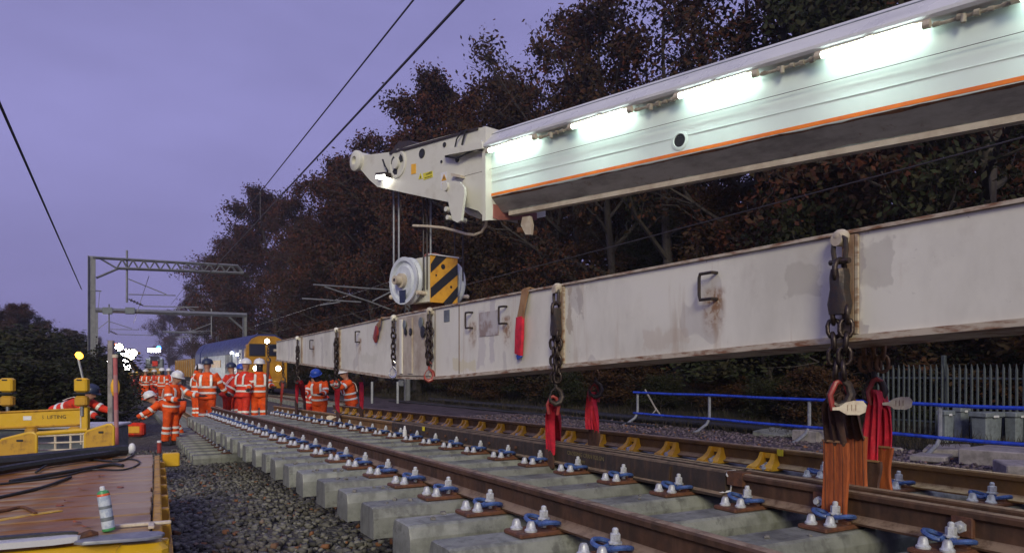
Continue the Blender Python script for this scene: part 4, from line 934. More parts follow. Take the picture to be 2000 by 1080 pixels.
iv = (Matrix.Translation(trol.location) @ Matrix.Rotation(TH - .042, 4, 'Z')).inverted(); b = MB(); b.ribbon([iv @ pxz(x, y, DZ + .004) for x, y in ((-60, 1026), (0, 1015), (60, 1005), (118, 996))], .055, (0, 1, 0), .004)
b.build('painted_line', mat('line_yellow', (.62, .38, .02), .5, col2=(.30, .15, .02), scale=14, lo=.5, hi=.7), trol)

# things lying on the deck
p = pxz(213, 1036, DZ + .003); can = thing('spray_can', 'white and green marking spray can standing on the plank deck', 'spray can', p, 0)
b = MB(); b.lathe([(.028, 0), (.0315, .003), (.0325, .012), (.0315, .016)], n=20); b.build('base_rim', mat('can_green', (.06, .30, .10), .4, var=.2), can)
b = MB(); b.lathe([(.0315, .016), (.0315, .188)], n=20); b.build('can_body', mat('can_label', (.55, .60, .66), .35, col2=(.38, .44, .55), scale=28, lo=.45, hi=.55), can)
b = MB(); b.lathe([(.0316, .120), (.0318, .120), (.0318, .135), (.0316, .135)], n=20, cap=False); b.lathe([(.0316, .055), (.0318, .055), (.0318, .075), (.0316, .075)], n=20, cap=False); b.build('label_print', M['grey'], can)
b = MB(); b.lathe([(.0317, .188), (.0317, .197), (.030, .200)], n=20); b.build('colour_ring', mat('ring_orange', (.70, .10, .02), .4, var=.1), can)
b = MB(); b.lathe([(.030, .200), (.026, .212), (.015, .218)], n=20); b.build('shoulder', bpy.data.materials['can_green'], can)
b = MB(); b.lathe([(.013, .217), (.013, .236), (.009, .240)], n=12); b.cyl((0, -.012, .23), (0, -.016, .23), .003, 6); b.build('nozzle', M['white'], can)
can.rotation_euler = (0, math.radians(-9), 0)
p = pxz(60, 1066, DZ); bag = thing('hand_saw', 'silver bladed cutting tool in a dark sleeve lying at the deck corner', 'tool', p, math.radians(24))
b = MB(); b.prism([(-.28, -.055), (.10, -.05), (.20, -.02), (.22, .01), (.16, .05), (-.26, .05)], .005, .035, lambda u, v, w: V(u, v, w)); b.build('sleeve', M['tray'], bag)
b = MB(); b.prism([(-.30, .02), (.14, .045), (.20, .02), (.17, .066), (.02, .085), (-.30, .075)], .004, .048, lambda u, v, w: V(u, v, w)); b.build('dark_flap', M['black'], bag)
b = MB(); b.tube([V(.20, .01, .02), V(.25, .03, .03), V(.28, .05, .025)], [.02, .024, .012], 8); b.build('handle', M['rust'], bag)
def cable(pts, r, label, m='black', name='cable'):
    A = pxz(*pts[0][:2], DZ); b = MB(); q = []
    for pt in pts: q.append(pxz(pt[0], pt[1], DZ + r + (pt[2] if len(pt) > 2 else 0)) - A)
    # smooth through the stations
    out = []
    for i in range(len(q) - 1):
        p0, p1, p2, p3 = q[max(i - 1, 0)], q[i], q[i + 1], q[min(i + 2, len(q) - 1)]
        for j in range(6):
            u = j / 6; out.append(.5 * ((2 * p1) + (p2 - p0) * u + (2 * p0 - 5 * p1 + 4 * p2 - p3) * u * u + (3 * p1 - p0 - 3 * p2 + p3) * u ** 3))
    out.append(q[-1]); b.tube(out, r, 8)
    return b.build(name, M[m], None, loc=A, label=label, cat=name.replace('_', ' '))
cable([(-40, 905), (60, 897), (140, 888), (200, 882), (246, 878)], .055, 'thick black rolled sheet lying across the far edge of the deck', name='sheet_roll')
cable([(-40, 925, .0), (60, 908, .01), (150, 895, .01), (228, 884, .0)], .035, 'second black roll lying just in front of the thick one on the deck', name='sheet_roll')
cable([(70, 922), (100, 905, .02), (160, 897), (230, 900), (262, 886), (258, 876)], .010, 'black cable looping over to the white fitting at the deck end')
cable([(0, 945), (60, 938), (120, 930), (180, 917), (240, 917), (272, 905), (262, 897), (220, 896)], .008, 'thin black cable curling in a wide loop on the pale part of the deck')
cable([(-20, 975), (30, 964), (90, 949), (138, 931)], .012, 'short stiff black hose lying alone across the middle of the deck')
cable([(20, 940), (90, 928), (150, 918), (215, 907), (240, 909)], .016, 'black cable lying doubled in front of the rolled sheets')
cable([(-30, 1002), (10, 996), (45, 990), (70, 1002)], .010, 'rusty rod end poking onto the left edge of the deck', 'rust', 'rod')
p = pxz(258, 884, DZ); b = MB(); b.lathe([(.03, 0), (.035, .06), (.025, .09), (.012, .10)], n=12); b.build('fitting', M['white'], None, loc=p, label='small white plastic fitting at the far deck corner', cat='fitting')
rgl = random.Random(4)
for i, (x, y) in enumerate(((198, 930), (162, 955), (236, 952), (134, 978), (170, 1028), (118, 988), (150, 1020))):
    p = pxz(x, y, DZ + .004); b = MB(); a = rgl.random() * 6
    pts = [V(math.cos(a + q) * r, math.sin(a + q) * r * .6, z) for q, r, z in ((0, .045, .008), (1.2, .03, 0), (2.6, .028, .004), (3.14, .035, .012), (3.8, .025, .002), (5.2, .03, .006))]
    b.add(pts + [V(0, 0, .002)], [(j, (j + 1) % 6, 6) for j in range(6)]); b.build('fallen_leaf', mat('leaf_rust', (.32, .08, .025), .7, var=.4) if i == 0 else bpy.data.materials['leaf_rust'], None, loc=p, label='curled rust brown leaf lying on the wet plank deck', cat='leaf', group='fallen leaves on the deck')

# yellow guard frames and lamp beam behind the deck
def slab_panel(x0, y0, x1, y1, Y, label, slot=True):
    A = px((x0 + x1) / 2, y1, Y); r = thing('guard_board', label, 'guard board', A, math.radians(8), 'yellow guard panels behind the deck')
    w = (x1 - x0) * Y / F; h = (y1 - y0) * Y / F
    b = MB(); poly = [(-w / 2, 0), (w / 2, 0), (w / 2, h * .93), (w * .42, h), (w * .30, h * .98), (-w * .42, h * .72), (-w / 2, h * .62)]
    b.prism(poly, 0, .05, lambda u, v, ww: V(u, ww, v)); b.build('panel', M['yellow_dirty'], r)
    b = MB(); b.tube([V(-w / 2, .02, 0), V(-w / 2, .02, h * .62), V(-w * .42, .02, h * .73), V(w * .30, .02, h * .99), V(w * .43, .02, h * 1.0), V(w / 2, .02, h * .92), V(w / 2, .02, 0)], .022, 8); b.build('rim', M['yellow'], r)
    b = MB(); b.bbox(V(w * .08, -.003, h * .70), (w * .18, .012, h * .09), .003); b.build('slot', M['ink'], r)
slab_panel(168, 830, 218, 876, 8.9, 'yellow guard panel with a slot at the right end behind the deck')
slab_panel(0, 846, 66, 893, 8.6, 'yellow guard panel with a slot at the left end behind the deck')
A = px(118, 890, 8.9); r = thing('guard_grid', 'open yellow grid frame between the two guard panels', 'guard frame', A, math.radians(8))
w, h = 100 * 8.9 / F, 50 * 8.9 / F
b = MB(); b.tube([V(-w / 2, 0, 0), V(-w / 2, 0, h * .78), V(-w * .4, 0, h * .88), V(w / 2, 0, h * 1.0)], .028, 8); b.build('frame', M['yellow'], r)
for q in (.25, .55, .85):
    b = MB(); b.tube([V(-w * .45, 0, h * q * .9), V(w * .5, 0, h * q)], .011, 7); b.build('bar', M['tag'], r)
for q in (-.1, .18, .42):
    b = MB(); b.tube([V(w * q, .01, 0), V(w * q, .01, h * .95)], .014, 7); b.build('bar', M['tag'], r)
A = px(100, 900, 10.2); r = thing('steel_skip', 'dark blue grey steel tub standing behind the yellow guard frame', 'skip', A, math.radians(10))
b = MB(); b.bbox(V(-.35, .5, .22), (2.1, .9, .44), .03); b.build('tub', M['grey'], r)
b = MB(); b.bbox(V(-.35, .5, .45), (2.16, .96, .04), .01); b.build('rim', M['tray'], r)
A = px(90, 870, 9.6); bm_ = thing('lamp_beam', 'yellow steel beam with black lettering behind the trolley deck', 'beam', A, math.radians(7)); s_ = 9.6 / F
def lb(x, y, d=0.0): return V((x - 90) * s_, d, (870 - y) * s_)
b = MB(); b.prism([((-70 - 90) * s_, (870 - 836) * s_), ((158 - 90) * s_, (870 - 830) * s_), ((158 - 90) * s_, (870 - 799) * s_), ((-70 - 90) * s_, (870 - 808) * s_)], 0, .012, lambda u, v, w: V(u, w, v)); b.build('web', M['yellow'], bm_)
for y0, y1 in ((808, 799), (838, 830)):
    b = MB(); b.tube([lb(-70, y0), lb(158, y1)], .016, 4); b.build('flange', M['yellow_dirty'], bm_)
b = MB(); b.bbox(lb(163, 816, .0), (.075, .09, .30), .01); b.build('end_plate', M['yellow'], bm_)
for x, y in ((62, 843), (142, 842)):
    b = MB(); b.bbox(lb(x, y, .02), (.15, .08, .11), .02); b.cyl(lb(x + 5, y + 3, -.03), lb(x + 5, y + 3, -.05), .025, 10); b.build('roller_bracket', M['yellow_dirty'], bm_)
text('lettering', 'EMS  LIFTING', .066, M['ink'], bm_, frame(lb(98, 814.5, -.002), (1, 0, .05), (0, 0, 1), (0, -1, 0)))
b = MB(); b.bbox(lb(56, 816, -.003), (.10, .006, .055), .002); b.build('white_sticker', M['white'], bm_)
b = MB(); b.tube([lb(156, 800, -.03), lb(156, 868, -.03)], .012, 7); b.build('stay', M['tag'], bm_)
AMB = emit('amber_glow', (1, .42, .03), 9)
for x, y, lampy, lab in ((160, 765, 690, 'yellow battery lamp box with a lit amber beacon on a bent stalk'), (15, 773, None, 'yellow battery lamp box without a beacon at the photo left edge')):
    A = lb(x, 798, -.02); r = thing('warning_lamp', lab, 'warning lamp', bm_.matrix_basis @ A if False else px(x, 798, 9.6), 0, 'battery lamps on the yellow beam'); q = lambda X, Yy: V((X - x) * s_, 0, (798 - Yy) * s_)
    b = MB(); b.bbox(q(x, 752), (.17, .10, .185), .02); b.build('upper_box', M['yellow'], r)
    b = MB(); b.bbox(q(x, 783), (.165, .095, .135), .02); b.build('lower_box', M['yellow_dirty'], r)
    b = MB(); b.bbox(q(x, 768), (.178, .108, .022), .004); b.build('strap', M['black'], r)
    b = MB(); b.bbox(q(x - 1, 742) + V(0, -.05, 0), (.07, .012, .018), .004); b.build('grip_slot', M['ink'], r)
    b = MB(); b.cyl(q(x, 793), q(x, 812), .02, 8); b.build('foot', M['galv'], r)
    if lampy:
        b = MB(); b.tube([q(x + 2, 740), q(x - 8, 696)], .016, 7); b.build('stalk', M['galv'], r)
        b = MB(); b.lathe([(.03, 0), (.045, .01), (.05, .04), (.035, .06), (.01, .065)], q(x - 9, 697), Matrix.Rotation(.9, 3, 'Y'), 14); b.build('beacon', AMB, r)
A = px(228, 868, 9.4); r = thing('ranging_pole', 'faded pink marker pole standing beside the left end of the deck', 'pole', A, 0)
for i in range(5):
    b = MB(); z0 = i * .22; b.cyl(V(-.004 * i, 0, z0), V(-.004 * (i + 1), 0, z0 + .22), .026, 10); b.build('pole_band', mat('pole_pink' if i % 2 else 'pole_red', (.42, .20, .21) if i % 2 else (.46, .12, .13), .6, var=.2), r)
b = MB(); b.cyl(V(-.02, 0, 1.10), V(-.02, 0, 1.14), .034, 10); b.build('pole_cap', M['tag'], r)
A = px(217, 800, 15); r = thing('timber_post', 'grey timber post with a yellow bag strapped to it', 'post', A, 0)
b = MB(); b.bbox(V(0, 0, .4), (.10, .10, 2.0), .01); b.build('post', M['old_concrete'], r); b = MB(); b.ball(V(.10, -.03, .45), (.09, .08, .20), 10); b.build('bag', M['brace'], r)
A = pxz(265, 852, .02); r = thing('tool_case', 'orange red tool case with a yellow label lying on the ballast', 'case', A, math.radians(6))
b = MB(); b.bbox(V(0, 0, .20), (.50, .24, .38), .05); b.build('case_body', M['hired'], r)
b = MB(); b.bbox(V(0, -.125, .20), (.30, .014, .19), .02); b.build('label_panel', mat('label_amber', (.75, .36, .02), .5, var=.2), r)
b = MB(); b.tube([V(-.1, 0, .38), V(-.09, 0, .44), V(.09, 0, .44), V(.1, 0, .38)], .015, 7); b.build('handle', M['ink'], r)
A = px(311, 884, 7.9); r = thing('marker_peg', 'short red and white peg at the far corner of the trolley deck', 'peg', A, 0)
b = MB(); b.cyl((0, 0, 0), (0, 0, .11), .022, 10); b.build('peg_body', M['hook_red'], r); b = MB(); b.cyl((0, 0, .11), (0, 0, .13), .022, 10); b.build('peg_top', M['white'], r)
# ------------------------------------------------------------------ overhead line structures
def ole_at(x0, Y0):
    A = V((x0 - 1000) / F * Y0, Y0, 0)
    def L(x): a = (x - 1000) / F; return (a * Y0 - A.x) / (CU - a * SU)
    def q(x, y, d=0.0): l = L(x); Y = Y0 + SU * l; return V(l, d, CAMZ + (HZ - y) * Y / F)
    return A, q
M['ole'] = mat('ole_steel', (.20, .205, .225), .55, .3, col2=(.14, .145, .165), scale=3)
M['insul'] = mat('insulator', (.05, .04, .05), .4, var=.2)
def hsec(b, p, h, w=.28, d=.30):
    for sx in (-1, 1): b.box(p + V(sx * w / 2, 0, h / 2), (.03, d, h))
    b.box(p + V(0, 0, h / 2), (w - .03, .02, h))
def cantilever(q, post, arms, ins, par):
    b = MB(); b.tube([q(*post[0]), q(*post[1])], .055, 8); b.build('drop_post', M['ole'], par)
    for a in arms:
        b = MB(); b.tube([q(*p) for p in a], .030, 7); b.build('cantilever_tube', M['ole'], par)
    for a in ins:
        b = MB(); p0, p1 = q(*a[0]), q(*a[1]); b.cyl(p0, p1, .035, 8)
        for f in (.15, .35, .55, .75): b.cyl(p0.lerp(p1, f), p0.lerp(p1, f + .08), .085, 10)
        b.build('insulator', M['insul'], par)
A, q = ole_at(179, 40.0)
g = thing('catenary_gantry', 'grey steel mast with a long lattice arm reaching over the tracks at the left', 'catenary mast', A, TH)
b = MB(); hsec(b, V(0, 0, -.3), q(179, 500).z + .3, .34, .34); b.build('mast', M['ole'], g)
top = lambda x: 503 + (520 - 503) * (x - 180) / 292
bot = lambda x: 524 + (534 - 524) * (x - 228) / 247
ch_ = lambda b, pts, r: b.tube([q(*p) for p in pts], r, 4)
for d in (-.16, .16):
    b = MB(); b.tube([q(182, top(182), d), q(464, top(464), d), q(475, bot(475), d)], .06, 4); b.tube([q(228, bot(228), d), q(475, bot(475), d)], .06, 4); b.build('chord', M['ole'], g)
b = MB(); n = 11
for i in range(n):
    x0 = 228 + (462 - 228) * i / n; x1 = 228 + (462 - 228) * (i + 1) / n; xm = (x0 + x1) / 2
    for d in (-.16, .16):
        b.tube([q(x0, bot(x0), d), q(xm, top(xm), d)], .032, 4); b.tube([q(xm, top(xm), d), q(x1, bot(x1), d)], .032, 4)
b.build('lacing', M['ole'], g, kind='stuff')
b = MB(); b.tube([q(188, 543), q(230, 525)], .06, 4); b.build('knee_brace', M['ole'], g); b = MB(); b.tube([q(192, 503), q(228, 524)], .05, 4); b.build('brace', M['ole'], g)
cantilever(q, ((248, 489), (248, 591)), [[(251, 545), (325, 575)], [(251, 575), (343, 577)], [(280, 598), (388, 600)], [(340, 604), (362, 600), (380, 606)]], [((251, 584), (280, 597))], g)
b = MB(); b.bbox(q(188, 568), (.5, .06, .06), .01); b.tube([q(195, 568), q(191, 610)], .015, 5); b.build('bracket', M['ole'], g)
A, q = ole_at(187, 58.0)
g = thing('portal_gantry', 'lower grey portal beam spanning the tracks behind the lattice arm', 'portal', A, TH)
b = MB(); hsec(b, V(0, 0, -.3), q(187, 604).z + .3); b.build('leg', M['ole'], g)
b = MB(); p = q(478, 614); hsec(b, V(p.x, 0, .2), p.z - .2); b.build('leg', M['ole'], g)
b = MB(); b.tube([q(186, 605.5), q(482, 615.5)], .19, 4); b.build('beam', M['ole'], g)
b = MB(); b.tube([q(448, 619), q(474, 642)], .08, 4); b.build('knee_brace', M['ole'], g)
for x in (210, 254):
    b = MB(); b.bbox(q(x, 607), (.70, .5, .52), .03); b.build('clamp_box', M['grey'], g)
cantilever(q, ((213, 594), (213, 651)), [[(214, 628), (258, 642)], [(215, 643), (272, 644)], [(228, 653), (300, 655)], [(213, 626), (192, 642)]], [((214, 646), (229, 653))], g)
cantilever(q, ((413, 603), (413, 658)), [[(412, 632), (375, 646)], [(412, 646), (365, 647)], [(398, 657), (342, 659)]], [], g)
A, q = ole_at(795, 43.6)
g = thing('catenary_mast', 'grey catenary mast with tube cantilever arms partly hidden by the white beam', 'catenary mast', A, TH)
b = MB(); hsec(b, V(0, 0, .0), q(795, 545).z, .26, .26); b.build('mast', M['ole'], g)
for a in ([(612, 556), (790, 568)], [(590, 583), (705, 590)], [(634, 560), (725, 590), (782, 612)], [(728, 588), (790, 556)], [(625, 596), (664, 590)]):
    b = MB(); b.tube([q(*p) for p in a], .045, 7); b.build('cantilever_tube', M['ole'], g)
b = MB(); p0, p1 = q(770, 606), q(790, 615); b.cyl(p0, p1, .10, 10); b.build('insulator', M['insul'], g)
b = MB(); b.bbox(q(781, 748, -.2), (.28, .2, .36), .03); b.build('junction_box', M['galv'], g)
A, q = ole_at(330, 96.0)
g = thing('portal_gantry', 'faint distant portal with two arms beyond the lit machines', 'portal', A, TH)
cantilever(q, ((372, 640), (372, 668)), [[(340, 657), (372, 658)], [(345, 664), (372, 650)]], [], g)
b = MB(); b.tube([q(318, 648), q(425, 651)], .14, 4); hsec(b, V(q(425, 651).x, 0, 0), q(425, 651).z); b.build('beam', M['ole'], g)

def wire(t, z, s0, s1, label, r=.014, sag=.0, m='wire', dz=0.0):
    A = P(s0, t, z); b = MB(); n = 14
    b.tube([P(s0 + (s1 - s0) * i / n, t, z + dz * i / n - sag * 4 * (i / n) * (1 - i / n)) - A for i in range(n + 1)], r, 5)
    return b.build('overhead_wire', M[m], None, loc=A, label=label, cat='wire', group='overhead wires along the track')
wire(-1.72, 6.25, -6, 46, 'single dark wire running down the left of the sky to the lattice gantry mast', .026)
wire(3.45, 6.75, -4, 60, 'thinner of the two wires crossing the sky above the panel', .013)
wire(4.12, 6.86, -4, 60, 'thicker black wire crossing the sky just right of the thin one', .021)
wire(12.6, 4.55, 0, 90, 'faint contact wire running in front of the trees above the white beam', .016)
wire(12.6, 5.6, 0, 90, 'faint upper wire in front of the trees below the crane boom', .014, .25)
wire(9.0, 5.2, 20, 60, 'contact wire over the locomotive line', .014)
wire(1.0, 5.3, 30, 60, 'contact wire leading under the lattice gantry arm', .012)
b = MB(); A = P(21.2, 3.45, 6.45); b.cyl((0, 0, -.45), (0, 0, .28), .012, 6); b.ball((0, 0, .26), (.05, .05, .07), 8); b.build('wire_dropper', M['insul'], None, loc=A, label='small dropper clamp hanging from the thin wire in the sky', cat='clamp')

# ------------------------------------------------------------------ locomotive and wagon on the far line
PH = math.radians(31); fl = V((480 - 1000) / F * 48, 48, 0); LX = V(math.cos(PH), math.sin(PH), 0)
loco = thing('locomotive', 'blue and silver diesel freight locomotive with a yellow cab front and lit headlights', 'locomotive', fl + LX * 1.33 + V(0, 0, .42), PH)
M['loco_blue'] = mat('loco_blue', (.020, .034, .17), .6, col2=(.014, .022, .11), scale=2); M['loco_silver'] = mat('loco_silver', (.22, .25, .31), .4, col2=(.15, .17, .22), scale=2); M['loco_yellow'] = mat('loco_yellow', (.44, .22, .012), .4, col2=(.30, .14, .01), scale=2.5)
LL = 22.0
prof = lambda w: [(-w, .85), (w, .85), (w, 2.75), (w * .97, 3.05), (w * .72, 3.62), (w * .40, 3.86), (-w * .40, 3.86), (-w * .72, 3.62), (-w * .97, 3.05), (-w, 2.75)]
b = MB(); b.rings([[V(x, y, z) for x, z in prof(1.25)] for y in (2.9, LL - 2.8)]); b.build('hood', M['loco_silver'], loco)
b = MB(); up = [(1.262, 2.62), (1.262, 2.75), (1.225, 3.06), (.91, 3.635), (.50, 3.875), (-.50, 3.875), (-.91, 3.635), (-1.225, 3.06), (-1.262, 2.75), (-1.262, 2.62)]
b.rings([[V(x, y, z) for x, z in up] for y in (2.9, LL - 2.8)]); b.build('roof', M['loco_blue'], loco)
for y0, y1, nm in ((0.0, 2.9, 'cab'), (LL - 2.8, LL, 'rear_cab')):
    b = MB(); rg = []
    for y in (y0 + .12 if y0 == 0 else y0, y1 if y0 == 0 else y1 - .12): rg.append([V(x, y, z) for x, z in prof(1.33)])
    b.rings(rg); cb = b.build(nm, M['loco_blue'], loco)
    if y0 == 0:
        fr = [(-1.33, .75), (1.33, .75), (1.33, 2.75), (1.26, 3.1), (.95, 3.55), (.5, 3.74), (-.5, 3.74), (-.95, 3.55), (-1.26, 3.1), (-1.33, 2.75)]
        b = MB(); b.rings([[V(x * q, y, z) for x, z in fr] for y, q in ((-.02, .97), (.12, 1.005), (.45, 1.012))]); b.build('cab_front', M['loco_yellow'], loco)
        for sx in (-1, 1):
            b = MB(); b.bbox(V(sx * .62, -.04, 2.82), (1.02, .05, .80), .02); w = b.build('windscreen', M['ink'], loco); b = MB(); b.bbox(V(sx * .62, -.07, 2.82), (.90, .02, .68), .02); b.build('pane', M['glass'], w)
HLM = emit('headlamp_glow', (1, .80, .52), 30)
for x, z, r in ((.0, 3.40, .12), (-.72, 1.62, .13), (.72, 1.62, .13)):
    b = MB(); b.cyl(V(x, .05, z), V(x, -.07, z), r + .05, 14); hl_ = b.build('headlight', M['ink'], loco); b = MB(); b.ball(V(x, -.06, z), (r * 1.35, .06, r * 1.35), 12); b.build('lens', HLM, hl_)  # lens drawn larger than the lamp, its shape carrying the headlight's glow
b = MB(); b.bbox(V(-1.275, 6.2, 1.95), (.06, 2.6, 1.35), .01); gr = b.build('grille', M['ink'], loco)
for i in range(5):
    b = MB(); b.box(V(-1.31, 5.1 + .55 * i, 1.95), (.04, .10, 1.3)); b.build('louvre', M['loco_silver'], gr)
b = MB(); b.bbox(V(-1.28, LL - 5.6, 1.95), (.05, 1.6, 1.4), .01); b.build('door_recess', M['ink'], loco)
b = MB(); b.bbox(V(-1.265, 11.5, 2.0), (.03, 4.0, .55), .01); b.build('yellow_panel', M['loco_yellow'], loco)
b = MB(); b.bbox(V(-1.345, 1.7, 1.9), (.03, .75, 1.9), .02); dd = b.build('cab_door', M['white'], loco); b = MB(); b.bbox(V(-1.365, 1.7, 2.4), (.02, .5, .5), .02); b.build('window', M['glass'], dd)
SLM_ = emit('cab_side_lamp', (.95, .97, 1), 22)
for y, z in ((4.6, 2.72), (2.6, 2.55)):
    b = MB(); b.bbox(V(-1.36, y, z), (.10, .5, .14), .03); b.build('side_lamp', SLM_, loco)
b = MB(); b.box(V(0, LL / 2, .62), (2.3, LL - 1, .42)); b.bbox(V(0, LL / 2, .35), (2.2, 5, .6), .1); b.build('underframe', M['ink'], loco)
for yb in (3.6, LL - 3.6):
    b = MB(); b.bbox(V(0, yb, .42), (2.3, 4.2, .35), .05); bg_ = b.build('bogie', M['ink'], loco)
    for yy in (-1.6, 0, 1.6):
        for sx in (-1, 1): b = MB(); b.cyl(V(sx * .70, yb + yy, .46), V(sx * .82, yb + yy, .46), .50, 20); b.build('wheel', M['dark_steel'], bg_)
b = MB()
b.bbox(V(0, -.15, .55), (2.5, .25, .5), .04); b.build('buffer_beam', M['loco_yellow'], loco)
for sx in (-1, 1): b = MB(); b.cyl(V(sx * .87, -.2, .62), V(sx * .87, -.62, .62), .11, 12); b.cyl(V(sx * .87, -.62, .62), V(sx * .87, -.66, .62), .24, 16); b.build('buffer', M['dark_steel'], loco)
PY = V(-math.sin(PH), math.cos(PH), 0)
wag = thing('ballast_wagon', 'tan yellow open box wagon coupled behind the locomotive', 'wagon', loco.location + PY * (LL + 1.4), PH)
b = MB(); b.rings([[V(x * q, y, z) for x, y in ((-1.3, 0), (1.3, 0), (1.3, 13), (-1.3, 13))] for z, q in ((.9, .96), (2.55, 1), (2.6, 1.03), (2.6, .94), (1.3, .9))]); b.build('box_body', mat('wagon_tan', (.44, .29, .10), .6, col2=(.26, .15, .06), scale=2), wag)
for i in range(9): b = MB(); b.bbox(V(-1.33, .5 + 1.5 * i, 1.7), (.08, .14, 1.6), .01); b.build('rib', M['loco_yellow'], wag)
b = MB(); b.bbox(V(0, 6.5, .68), (2.2, 12.6, .3), .04); b.build('underframe', M['ink'], wag)
for yb in (2.2, 10.8):
    for sx in (-1, 1):
        for yy in (-.9, .9): b = MB(); b.cyl(V(sx * .70, yb + yy, .45), V(sx * .82, yb + yy, .45), .45, 18); b.build('wheel', M['dark_steel'], wag)

# ------------------------------------------------------------------ lit machines far down the track
FL = emit('flood_glow', (1, .98, .92), 70); FLY = emit('flood_warm', (1, .93, .70), 40); BLU = emit('blue_beacon', (.03, .30, 1), 16); AMB2 = emit('amber_beacon', (1, .22, .03), 5)
def glow(par, p, r, m, name='lamp', d=(.30, -1, 0)):
    r *= 1.9; b = MB(); d = Vector(d).normalized(); b.lathe([(.01, -.10), (r * .8, -.10), (r, 0), (r * 1.05, .02), (r, .02)], p, axis_rot(d), 14); o = b.build(name, M['ink'], par); b = MB(); b.lathe([(.01, .035), (r * .6, .03), (r * .96, .012), (r * .96, .0), (.01, 0)], p, axis_rot(d), 14); b.build('lens', m, o)  # radius swollen so each disc also stands for the glare around its lamp
Yx = 60.0; A = at(258, Yx, .05); ex = thing('excavator', 'road rail excavator with a raised yellow boom carrying bright work lamps', 'excavator', A)
e_ = lambda x, y, d=0.0: px(x, y, Yx) - A + V(0, d, 0)
for sx in (-.85, .85):
    b = MB(); b.rings([[V(sx - .22 * w, y, z) for y, z in ((-1.7, .35), (-1.4, .08), (1.4, .08), (1.7, .35), (1.4, .72), (-1.4, .72))] for w in (-1, 1)]); b.build('track', M['ink'], ex)
b = MB(); b.bbox(V(.2, 0, 1.35), (2.3, 3.0, 1.0), .12); b.build('house', M['yellow'], ex)
b = MB(); b.bbox(V(-.5, -.7, 2.35), (.9, 1.3, 1.3), .08); cb_ = b.build('cab', M['ink'], ex); b = MB(); b.bbox(V(-.5, -1.37, 2.45), (.75, .03, .9), .03); b.build('pane', M['glass'], cb_)
b = MB(); b.tube([e_(262, 722, .4), e_(246, 700, .2), e_(240, 692, 0), ], [.22, .24, .16], 8); b.tube([e_(241, 694, -.1), e_(280, 690, -.6)], [.16, .11], 8); b.build('boom', M['yellow'], ex)
for x, y, r, m in ((246, 705, .22, FL), (253, 701, .26, FL), (261, 697, .28, FL), (269, 693, .26, FLY), (275, 690, .18, FLY), (258, 719, .30, FL), (238, 707, .11, FL), (262, 685, .08, FLY)):
    glow(ex, e_(x, y, -1.2), r, m)
b = MB(); b.lathe([(.12, 0), (.14, .08), (.10, .22), (.02, .25)], e_(236, 698, -1), n=12); b.build('beacon', AMB2, ex)
Yx = 58; A = at(232, Yx, .0); lt = thing('lamp_post', 'portable lamp stand with an orange beacon and white lamp left of the excavator', 'lamp stand', A); e_ = lambda x, y, d=0.0: px(x, y, Yx) - A + V(0, d, 0)
b = MB(); b.cyl(V(0, 0, 0), e_(232, 684), .05, 8); b.build('pole', mat('teal_paint', (.03, .14, .15), .5, var=.2), lt); glow(lt, e_(234, 678, -.1), .18, FL)
b = MB(); b.ball(e_(228, 676), (.26, .2, .24), 10); b.build('beacon', AMB2, lt)
b = MB(); b.bbox(e_(230, 700), (.5, .4, .9), .1); b.build('housing', bpy.data.materials['teal_paint'], lt)
Yx = 72; A = at(198, Yx, 0); lt = thing('work_light_stand', 'trio of white flood lamps low behind the gantry mast', 'work lights', A); e_ = lambda x, y, d=0.0: px(x, y, Yx) - A + V(0, d, 0)
b = MB(); b.cyl(V(0, 0, 0), e_(198, 712), .06, 8); b.build('pole', M['galv'], lt)
for x, y, r in ((195, 712, .24), (203, 710, .30), (197, 717, .18), (206, 720, .32)): glow(lt, e_(x, y), r, FL)
Yx = 88; A = at(300, Yx, .1); tm = thing('track_machine', 'tall track machine with a white light bar and a blue beacon on its roof', 'track machine', A, math.radians(24)); zz = lambda y: CAMZ + (HZ - y) * Yx / F - .1
b = MB(); b.bbox(V(.1, 2.2, 2.0), (1.9, 5, 2.6), .12); b.build('cab', M['grey'], tm)
b = MB(); b.bbox(V(.15, -.33, zz(703)), (1.0, .05, .9), .04); b.build('windscreen', M['glass'], tm)
b = MB(); b.bbox(V(.05, -.40, zz(684)), (1.35, .15, .42), .05); b.build('light_bar', FL, tm)
b = MB(); b.lathe([(.22, 0), (.24, .12), (.16, .32), (.02, .35)], V(.55, .2, zz(683) + .1), n=14); b.build('beacon', BLU, tm)
b = MB(); b.bbox(V(.1, -.2, zz(725)), (2.0, .5, .7), .06); b.build('bumper', M['loco_yellow'], tm)
b = MB(); b.bbox(V(.15, -.42, zz(710)), (.6, .05, .6), .03); b.build('red_panel', M['hired'], tm)
b = MB()
for sx in (-.72, .72): b.cyl(V(sx - .06, .6, .42), V(sx + .06, .6, .42), .42, 16)
b.build('wheel', M['dark_steel'], tm, kind='stuff')
for x, y, Y, m, lab, r in ((1755, 707, 48, emit('street_amber', (1, .45, .08), 14), 'distant amber street lamp glimpsed through the trees over the palisade fence', .13), (1972, 691, 52, emit('street_white', (1, .95, .85), 10), 'distant white lamp glimpsed high above the right end of the palisade fence', .10)):
    p = px(x, y, Y); r_ = thing('street_lamp', lab, 'street lamp', (p.x, p.y, 1.0)); b = MB(); b.cyl((0, .2, 0), (0, .2, p.z - 1.0), .05, 8); b.tube([V(0, .2, p.z - 1), V(0, .0, p.z - .95)], .04, 6); b.build('pole', M['galv'], r_); b = MB(); b.ball(V(0, -.05, p.z - 1.0), (r * 2.4, r, r * .8), 10, R=Matrix.Rotation(-.2, 3, 'Y')); b.build('lantern', m, r_)

